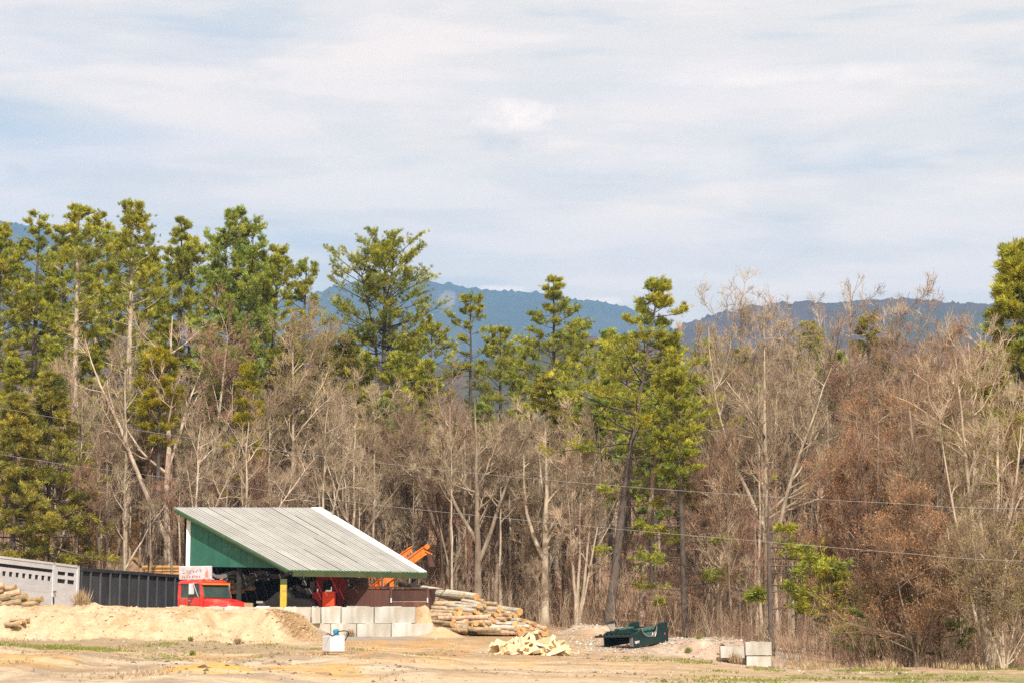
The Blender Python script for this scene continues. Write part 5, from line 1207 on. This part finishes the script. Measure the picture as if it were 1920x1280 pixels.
# --- bare trees one can tell apart
bare(118, 103, 640, 'pale-barked crooked tree left of the tall pale pine stems', bark='pale_bark', twig='twig_pale', limbs=18, base=.45, R=.19, wob=.09, forks=1)
bare(312, 100, 560, 'big pale tree with forked white limbs left of the shed', bark='pale_bark', twig='twig_pale', limbs=22, base=.42, R=.22, forks=2, seed=61, wob=.04, dens=.85)
bare(372, 102, 600, 'pale tree leaning right with reddish buds beside the big pale tree', bark='pale_bark', twig='twig_red', limbs=20, base=.45, R=.16, lean=(.10, 0), bud='bud_red', forks=1)
bare(232, 101, 640, 'slim white-stemmed tree right of the dirt bank', bark='pale_bark', twig='twig_pale', limbs=16, base=.5, R=.13)
bare(205, 99, 820, 'dark forked tree beside the slim white stem', bark='grey_bark', limbs=16, base=.3, R=.14, lean=(-.06, 0))
bare(575, 104, 560, 'dark twisted tree rising behind the shed roof', bark='grey_bark', twig='twig', limbs=22, base=.35, R=.20, forks=2, wob=.10, bud='bud_olive')
bare(545, 103, 600, 'pale straight tree just left of the dark twisted one', bark='pale_bark', twig='twig_pale', limbs=18, base=.45, R=.15, bud='bud_olive')
bare(560, 99, 900, 'pale stub-limbed tree leaning left behind the roof ridge', bark='pale_bark', twig='twig_pale', limbs=12, base=.35, R=.14, lean=(-.30, 0))
bare(700, 101, 740, 'slim pale tree standing just right of the roof corner', bark='pale_bark', twig='twig_pale', limbs=16, base=.4, R=.09)
bare(752, 102, 790, 'forked brown tree over the right slope of the roof', bark='grey_bark', limbs=20, base=.38, R=.15, forks=2, wob=.05)
bare(842, 98.5, 700, 'thick grey tree behind the conveyor with a broad crown', bark='grey_bark', twig='twig', limbs=22, base=.42, R=.22, forks=1, seed=71)
bare(896, 95, 720, 'grey tree behind the long logs, forked halfway up', bark='grey_bark', twig='twig_pale', limbs=22, base=.40, R=.20, forks=2, seed=73, ang=50)
bare(990, 97, 800, 'dark straight stem behind the log heap', bark='grey_bark', twig='twig', limbs=16, base=.5, R=.16, seed=74)
bare(1022, 92, 760, 'pale tree forked into a wide V right behind the log heap', bark='pale_bark', twig='twig_pale', limbs=24, base=.35, R=.21, forks=3, seed=75, ang=46, trunk_top=.9)
bare(1082, 91, 790, 'clump of slender pale stems left of the leaning dark pine', bark='pale_bark', twig='twig_pale', limbs=30, base=.3, R=.085, seed=77,
     stems=[(-.06, 0, .9, 1), (.02, .02, 1, 1), (.10, 0, .95, .9), (.17, -.02, .8, .8), (-.01, -.04, .8, .8)])
bare(1440, 92, 560, 'tall pale tree with wide crooked limbs above the right blocks', bark='pale_bark', twig='twig_pale', limbs=30, base=.36, R=.19, forks=2, seed=79, ang=55, spread=1.15)
bare(1480, 104, 486, 'bare tree with the highest fine crown over the right ridge', bark='grey_bark', twig='twig_pale', limbs=30, base=.45, R=.15, forks=3, seed=81, ang=35, trunk_top=.86)
bare(1400, 104, 545, 'bare tree leaning left under the highest fine crown', bark='grey_bark', twig='twig_pale', limbs=22, base=.45, R=.15, forks=2, seed=82, lean=(-.05, 0))
bare(1612, 104, 494, 'second high bare crown over the right ridge', bark='grey_bark', twig='twig_pale', limbs=26, base=.45, R=.17, forks=3, seed=83, ang=35)
bare(1560, 103, 540, 'bare crown between the two highest ones', bark='grey_bark', twig='twig', limbs=22, base=.42, R=.15, forks=2, seed=85)
bare(1700, 101, 560, 'bare crown with reddish twigs right of the second high crown', bark='grey_bark', twig='twig_red', limbs=24, base=.35, R=.15, forks=2, seed=86, bud='bud_red')
bare(1640, 82, 770, 'rust-coloured budding tree in front of the right wood', bark='grey_bark', twig='twig_red', limbs=38, base=.06, R=.09, seed=87, bud='bud_rust', budk=3, dens=1.17, ang=35, stems=[(-.05, 0, .95, 1), (.04, 0, 1, 1), (.13, 0, .85, .9), (-.12, 0, .8, .9)])
bare(1560, 84, 850, 'lower rust-coloured budding tree left of the taller one', bark='grey_bark', twig='twig_red', limbs=34, base=.06, R=.075, seed=88, bud='bud_rust', budk=2, dens=1.17, stems=[(-.05, 0, .95, 1), (.06, 0, 1, 1), (.15, 0, .85, .9)])
bare(1852, 70, 640, 'pale multi-stemmed tree with long rising branches near the right edge', bark='pale_bark', twig='twig_pale', limbs=46, base=.25, R=.115, seed=89, ang=40, spread=1.0, twr=.9, stems=[(-.085, 0, .95, 1), (-.01, .02, 1, 1.15), (.07, 0, .92, 1), (.15, .02, .85, .8), (-.17, -.02, .8, .7)])
bare(1770, 78, 655, 'round-headed bare tree of fine reddish twigs left of the pale multi-stemmed one', bark='grey_bark', twig='twig_red', limbs=44, base=.25, R=.11, seed=91, dens=1.17, stems=[(-.1, 0, .95, 1), (0, .02, 1, 1), (.1, 0, .92, 1)])
bare(1720, 70, 960, 'low spreading thicket tree with rust buds at the right', bark='grey_bark', twig='twig_red', limbs=38, base=.03, R=.045, seed=93, bud='bud_rust', budk=2, ang=55, spread=1.5, stems=[(-.2, 0, .9, 1), (0, .02, 1, 1), (.2, 0, .92, 1), (.35, 0, .7, .8)])
bare(1880, 67, 980, 'low tangled bare shrub at the lower right edge', bark='pale_bark', twig='twig', limbs=38, base=.03, R=.035, seed=95, bud='bud_olive', budk=1, ang=55, spread=1.5, stems=[(-.3, 0, .9, 1), (0, .02, 1, 1), (.2, 0, .92, 1), (-.1, .05, .8, .8)])
bare(1700, 71.5, 1060, 'low tangled shrub at the foot of the rust-coloured trees', bark='grey_bark', twig='twig', limbs=34, base=.03, R=.035, seed=97, bud='bud_rust', budk=1, ang=50, spread=1.5, stems=[(-.3, 0, .9, 1), (0, .02, 1, 1), (.25, 0, .92, 1)])

# --- the mass of the wood: copies of a few forms
def wood():
    rg = np.random.default_rng(99)
    def hidden(): return Vector((0, 0, -500))
    kinds = []
    for i, (b, t, bud, f) in enumerate((('grey_bark', 'twig', None, 2), ('pale_bark', 'twig_pale', None, 1), ('grey_bark', 'twig_red', None, 2), ('grey_bark', 'twig', 'bud_olive', 1), ('pale_bark', 'twig', None, 3), ('grey_bark', 'twig_red', 'bud_red', 1))):
        kinds.append([12.0, bare_parts(500 + i, 12.0, .12, limbs=20, base=.42, bark=b, twig=t, bud=bud, budk=1, forks=f, wob=.05, ang=48, llen=.30, dens=.84, tw4=3), None])
    pk = [[14.0, pine_parts(600 + i, 14.0, .16, cb=.35, width=.20, leaf=l, dens=.9, bl=.24), None] for i, l in enumerate(('pine_a', 'pine_b', 'hemlock'))]
    lab_b = ['bare brown-twigged tree in the depth of the wood', 'bare pale-barked tree in the depth of the wood', 'bare tree with reddish twigs in the depth of the wood', 'bare tree with olive buds in the depth of the wood',
             'bare many-forked pale tree in the depth of the wood', 'bare tree with red buds in the depth of the wood']
    lab_p = ['light green pine standing among the bare trees of the wood', 'dark green pine standing among the bare trees of the wood', 'olive conifer standing among the bare trees of the wood']
    def put(rec, x, Y, H, nm, label, group):
        loc = Vector((x, Y, gz(x, Y))); s = H / rec[0]; w = s * rg.uniform(.9, 1.15)
        if rec[2] is None: e = make_tree(nm, rec[1], loc, label, 'tree', group, rg.uniform(0, 6.28), (w, w, s)); rec[2] = e
        else: copy_tree(rec[2], loc, rg.uniform(0, 6.28), (w, w, s), label, group)
    # canopy height the photo shows at each column (photo row of the tops)
    cx = [0, 150, 300, 450, 600, 700, 800, 900, 1000, 1100, 1200, 1300, 1400, 1500, 1600, 1700, 1800, 1920]
    cy = [700, 690, 700, 690, 660, 705, 715, 712, 735, 760, 740, 690, 655, 630, 620, 620, 640, 640]
    n = 0
    for Y, step, jit in ((96, 44, 3), (103, 40, 4), (112, 38, 5), (123, 37, 6), (137, 38, 8), (155, 40, 10)):
        px = -60 + rg.uniform(0, 30)
        while px < 1990:
            yy = Y + rg.uniform(-jit, jit) * .5; top = np.interp(px, cx, cy) + rg.uniform(0, 95) + (130 if Y < 100 else 40 if Y < 110 else 0) * rg.random()
            if (1100 < px < 1335 and yy < 108) or (1100 < px < 1335 and yy < 116 and rg.random() < .5) or (680 < px < 830 and yy < 100) or (1030 < px < 1120 and yy < 100 and rg.random() < .6): px += 25; continue
            x = xat(px, yy); H = at(px, top, yy).z - gz(x, yy)
            if H > 3.5:
                k = int(rg.choice([0, 1, 2, 3, 4, 5], p=[.24, .18, .24, .12, .14, .08])) if not (250 < px < 480 and rg.random() < .4) else 5
                put(kinds[k], x, yy, H, 'bare_tree', lab_b[k], 'bare trees making up the wood'); n += 1
            px += step * rg.uniform(.7, 1.35)
    for Y, m in ((104, 12), (111, 26), (119, 30), (132, 24)):
        for i in range(m):
            px = (i + rg.uniform(.1, .9)) / m * 2000 - 40
            yy = Y + rg.uniform(-4, 4); top = np.interp(px, cx, cy) + rg.uniform(-45, 70)
            if 800 < px < 1000: top += 40
            if px > 1300: top += 45
            if 1480 < px < 1760 and Y < 125: continue
            x = xat(px, yy); H = at(px, top, yy).z - gz(x, yy); k = int(rg.choice([0, 1, 2], p=[.45, .25, .3])); put(pk[k], x, yy, H, 'pine_tree', lab_p[k], 'conifers scattered through the wood'); n += 1
    st = []
    for i, (b, t) in enumerate((('pale_bark', 'twig_pale'), ('grey_bark', 'twig'), ('pale_bark', 'twig'))):
        st.append([13.0, bare_parts(800 + i, 13.0, .10, limbs=14, base=.55, bark=b, twig=t, wob=.03, ang=40, llen=.24, forks=i % 2, dens=.84, tw4=3), None])
    lt = ['slim pale-stemmed tree at the front of the wood', 'slim grey-stemmed tree at the front of the wood', 'slender brown-twigged tree at the front of the wood']
    for i in range(105):
        px = (i + rg.uniform(.1, .9)) / 105 * 1500 + 20; yy = 95 + rg.uniform(0, 9) + (4 if px < 600 else 0) - (5 if px > 1150 else 0); top = np.interp(px, cx, cy) + rg.uniform(20, 170)
        if 1130 < px < 1320 or 700 < px < 820: continue
        x = xat(px, yy); k = int(rg.integers(0, 3)); put(st[k], x, yy, at(px, top, yy).z - gz(x, yy), 'bare_tree', lt[k], 'slim-stemmed trees at the front of the wood')
    # thin saplings along the front of the wood
    sp = []
    for i, (b, t) in enumerate((('pale_bark', 'twig_pale'), ('grey_bark', 'twig'), ('grey_bark', 'twig_red'))):
        sp.append([6.0, bare_parts(700 + i, 6.0, .04, limbs=16, base=.25, bark=b, twig=t, wob=.05, dens=.7, ang=28, llen=.3, lmin=.1), None])
    ls = ['slim pale sapling at the edge of the wood', 'slim brown sapling at the edge of the wood', 'slim reddish sapling at the edge of the wood']
    def edgeY(px): return np.interp(px, [0, 300, 600, 830, 1030, 1200, 1400, 1480, 1920], [100, 97, 97, 95, 91, 88, 82, 74, 69])
    for i in range(120):
        px = rg.uniform(150, 1900) if rg.random() < .8 else rg.uniform(1050, 1500); yy = edgeY(px) + rg.uniform(0, 9) ** 1.1; x = xat(px, yy); k = int(rg.integers(0, 3))
        if (1100 < px < 1320) or 1450 < px < 1600: continue
        put(sp[k], x, yy, rg.uniform(3.0, 8.5), 'sapling', ls[k], 'saplings along the edge of the wood')
wood()

# ---------------------------------------------------------------- undergrowth, grass, stones: nobody could count them
def undergrowth():
    rg = np.random.default_rng(5)
    def edgeY(px): return np.interp(px, [0, 300, 600, 830, 1030, 1200, 1400, 1480, 1920], [101, 99, 98, 95, 90.5, 87, 81, 73, 68.3])
    def brush(name, n, h0, h1, mt, label, cat, pxr, dep, r, spreadk=.45):
        px = rg.uniform(*pxr, n); Y = edgeY(px) + dep * rg.random(n) ** 1.3; x = np.array([xat(a, b) for a, b in zip(px, Y)]); z = ground_h(x, Y) - .03
        clump = vnoise(x * .7, Y * .7, 9); keep = (clump > .30) & ~((px > 1120) & (px < 1290) & (rg.random(n) < .7)); x, Y, z = x[keep], Y[keep], z[keep]; n = len(x)
        P = np.stack([x, Y, z], -1); D = np.stack([rg.normal(0, spreadk, n), rg.normal(0, spreadk, n), np.ones(n)], -1); L = rg.uniform(h0, h1, n) * (.5 + clump[keep])
        c1 = grow(rg, P, D, L, np.full(n, r), 4, .15, np.full(n, .1), .4); P, D, l, rr, t = spawn(rg, c1[0], c1[1], 4, .25, 1, 35, 14, .5, L, .7)
        c2 = grow(rg, P, D, l, np.full(len(P), r * .6), 3, .18, np.full(len(P), .3), .5)
        V, Fq, T = join([chains_to_tubes([c1, c2], 3)]); o = link(name, mesh_np(name, V, Fq, M[mt], T)); tag(o, label, cat, kind='stuff')
    brush('undergrowth', 2600, .4, 1.7, 'twig', 'tangle of grey-brown brush along the foot of the wood', 'brush', (0, 1990), 26, .009)
    brush('undergrowth', 1500, .4, 1.8, 'twig_red', 'reddish brush between the tree stems', 'brush', (600, 1990), 24, .009)
    brush('undergrowth', 1300, .4, 2.2, 'twig_pale', 'pale dead stems standing along the front of the wood', 'brush', (560, 1990), 9, .008, .3)
    def slope_brush(n, h0, h1, mt, label, seed):
        px = rg.uniform(-40, 1990, n); Y = rg.uniform(96, 150, n); x = np.array([xat(a, b) for a, b in zip(px, Y)]); z = ground_h(x, Y) - .03
        P = np.stack([x, Y, z], -1); D = np.stack([rg.normal(0, .35, n), rg.normal(0, .35, n), np.ones(n)], -1); L = rg.uniform(h0, h1, n)
        c1 = grow(rg, P, D, L, np.full(n, .010), 3, .15, np.full(n, .1), .4); P, D, l, rr, t = spawn(rg, c1[0], c1[1], 4, .25, 1, 35, 14, .5, L, .7)
        c2 = grow(rg, P, D, l, np.full(len(P), .008), 2, .18, np.full(len(P), .3), .5)
        V, Fq, T = join([chains_to_tubes([c1, c2], 3)]); tag(link('undergrowth', mesh_np('undergrowth', V, Fq, M[mt], T)), label, 'brush', kind='stuff')
    slope_brush(7000, .5, 2.4, 'twig_red', 'reddish-brown brush covering the slope inside the wood', 1)
    slope_brush(5000, .6, 2.8, 'twig_pale', 'pale dead stems standing on the slope inside the wood', 2)
    def grass(name, n, X0, X1, Y0, Y1, hgt, mt, label, cat, dens_fn, wd=.02, sp=.35):
        x = rg.uniform(X0, X1, n); y = rg.uniform(Y0, Y1, n); k = rg.random(n) < dens_fn(x, y); x, y = x[k], y[k]; z = ground_h(x, y) - .01
        P = np.stack([x, y, z], -1); D = np.tile([[0, 0, 1.0]], (len(x), 1)); b = blades(rg, P, D, 4, hgt, wd, sp, .4); o = link(name, mesh_np(name, b[0], b[1], M[mt], b[2])); tag(o, label, cat, kind='stuff')
    patch = lambda s, sd, lo, hi: (lambda x, y: sm(lo, hi, fbm(x * s, y * s * .6, sd, 4) * 2))
    grass('grass', 60000, 3, 24, 46, 71, .065, 'grass', 'short green grass on the right of the yard', 'grass', lambda x, y: patch(.5, 61, .0, .4)(x, y) * sm(2, 9, x) * np.where(y > 60, 1, .5), .022)
    grass('grass', 16000, -18, -2, 60, 74.5, .065, 'grass', 'tufts of green grass at the foot of the sand bank', 'grass', lambda x, y: patch(.9, 62, .22, .6)(x, y), .022)
    grass('grass', 16000, -21, -12, 63, 70, .09, 'grass', 'strip of green grass at the left edge of the yard', 'grass', lambda x, y: sm(.5, .8, np.exp(-((y - 65.2 + (x + 17) * .25) / 1.2) ** 2)) * (1 - sm(-14.5, -12, x)), .022)
    grass('dry_grass', 30000, 2, 24, 60, 82, .17, 'dry', 'dry tan grass where the yard meets the brush', 'dry grass', lambda x, y: patch(.6, 63, .0, .4)(x, y) * np.clip(np.exp(-((y - np.interp(x, [2, 5, 9, 11, 20], [84, 80, 76, 70, 67])) / 2.4) ** 2), 0, 1), .02, .5)
    grass('dry_grass', 1800, 9.6, 24, 66.5, 72, .26, 'dry', 'tall dry weeds along the brush at the lower right', 'dry grass', lambda x, y: patch(.8, 64, -.1, .3)(x, y), .022, .28)
    grass('dry_grass', 9000, -20, -2, 44, 76, .10, 'dry', 'scattered dry grass on the near ground', 'dry grass', lambda x, y: patch(.7, 65, .1, .5)(x, y), .018, .6)
    def tuft(px, py, Y, n, h, mt, label, cat, sp=.5, w=.02):
        c = at(px, py, Y); c.z = gz(c.x, c.y); P = np.tile([[0, 0, 0.0]], (n, 1)) + rg.normal(0, h * .18, (n, 3)) * [[1, 1, 0]]; b = blades(rg, P, np.tile([[0, 0, 1.0]], (n, 1)), 3, h, w, sp, .3)
        o = link('plant_tuft', mesh_np('plant_tuft', b[0], b[1], M[mt], b[2])); o.location = c; tag(o, label, cat)
    tuft(153, 1125, 79.4, 80, .62, 'dry', 'tall dry grass tuft in front of the gap between trailer and container', 'plant tuft', .35)
    tuft(357, 1202, 74.2, 60, .16, 'grass', 'small green tuft at the foot of the sand bank, below the truck cab', 'plant tuft')
    tuft(445, 1207, 73.6, 80, .22, 'dry', 'grey dried tuft at the bank foot near its middle', 'plant tuft')
    tuft(361, 1228, 63.5, 70, .14, 'grass', 'green tuft left of the orange sand patch', 'plant tuft')
    tuft(658, 1166, 80.8, 90, .26, 'dry', 'dead grass clump growing in the seam of the block wall', 'plant tuft', .8)
    tuft(1311, 1209, 77.5, 70, .16, 'grass', 'green tuft on the gravel berm', 'plant tuft')
    tuft(1290, 1232, 74, 70, .16, 'grass', 'green tuft below the gravel berm, left of the other one', 'plant tuft')
    tuft(1357, 1240, 73, 80, .16, 'grass', 'green tuft in front of the half-buried block', 'plant tuft')
    tuft(1378, 1225, 72, 60, .38, 'dry', 'tall dry weeds against the left side of the stacked blocks', 'plant tuft', .35)
    # stones, chips
    def chips(name, n, X0, X1, Y0, Y1, s, mt, label, cat, fn):
        x = rg.uniform(X0, X1, n); y = rg.uniform(Y0, Y1, n); k = rg.random(n) < fn(x, y); x, y = x[k], y[k]; n = len(x); c = np.stack([x, y, ground_h(x, y)], -1)
        o_ = np.array([[1, 0, 0], [-1, 0, 0], [0, 1, 0], [0, -1, 0], [0, 0, 1], [0, 0, -1.0]]); sc_ = s * rg.lognormal(0, .5, (n, 1, 1)) * rg.uniform(.5, 1.4, (n, 6, 1))
        V = (c[:, None] + o_[None] * sc_ * np.array([[[1, 1, .6]]]) + 0).reshape(-1, 3); f = np.array([[0, 2, 4], [2, 1, 4], [1, 3, 4], [3, 0, 4], [2, 0, 5], [1, 2, 5], [3, 1, 5], [0, 3, 5]])
        Fq = (np.arange(n)[:, None, None] * 6 + f[None]).reshape(-1, 3); o = link(name, mesh_np(name, V, Fq, M[mt], np.repeat(rg.random(n), 8))); tag(o, label, cat, kind='stuff')
    chips('gravel', 9000, -20, 20, 44, 82, .022, 'stone', 'loose stones strewn over the yard', 'gravel', lambda x, y: .3 + .7 * patch(.5, 71, 0, .4)(x, y))
    chips('gravel', 6000, 2, 11, 73, 87, .035, 'stone', 'gravel on the berm around the pickup bed', 'gravel', lambda x, y: .6 + 0 * x)
    chips('bark_scraps', 7000, -20, 12, 46, 76, .028, 'pine_bark', 'dark bark scraps and clods strewn over the yard', 'bark scraps', lambda x, y: patch(.35, 73, -.05, .4)(x, y))
    chips('sand_clods', 2500, -21, -7, 74.5, 80, .03, 'clod', 'clods of sand on the face of the bank', 'sand clods', lambda x, y: .25 + .75 * patch(.8, 74, -.1, .3)(x, y))
    chips('wood_chips', 5000, -10.5, -6.5, 75.5, 80.5, .035, 'wood', 'brown wood chips spilled over the right end of the sand bank', 'wood chips', lambda x, y: sm(.3, .8, np.exp(-((x + 8.3) / 1.3) ** 2 - ((y - 78.0) / 1.5) ** 2)))
    chips('wood_chips', 3000, -3, 4, 68, 76, .02, 'split', 'pale chips scattered around the split firewood', 'wood chips', lambda x, y: sm(.2, .8, np.exp(-((x - .8) / 2) ** 2 - ((y - 71.5) / 2) ** 2)))
undergrowth()
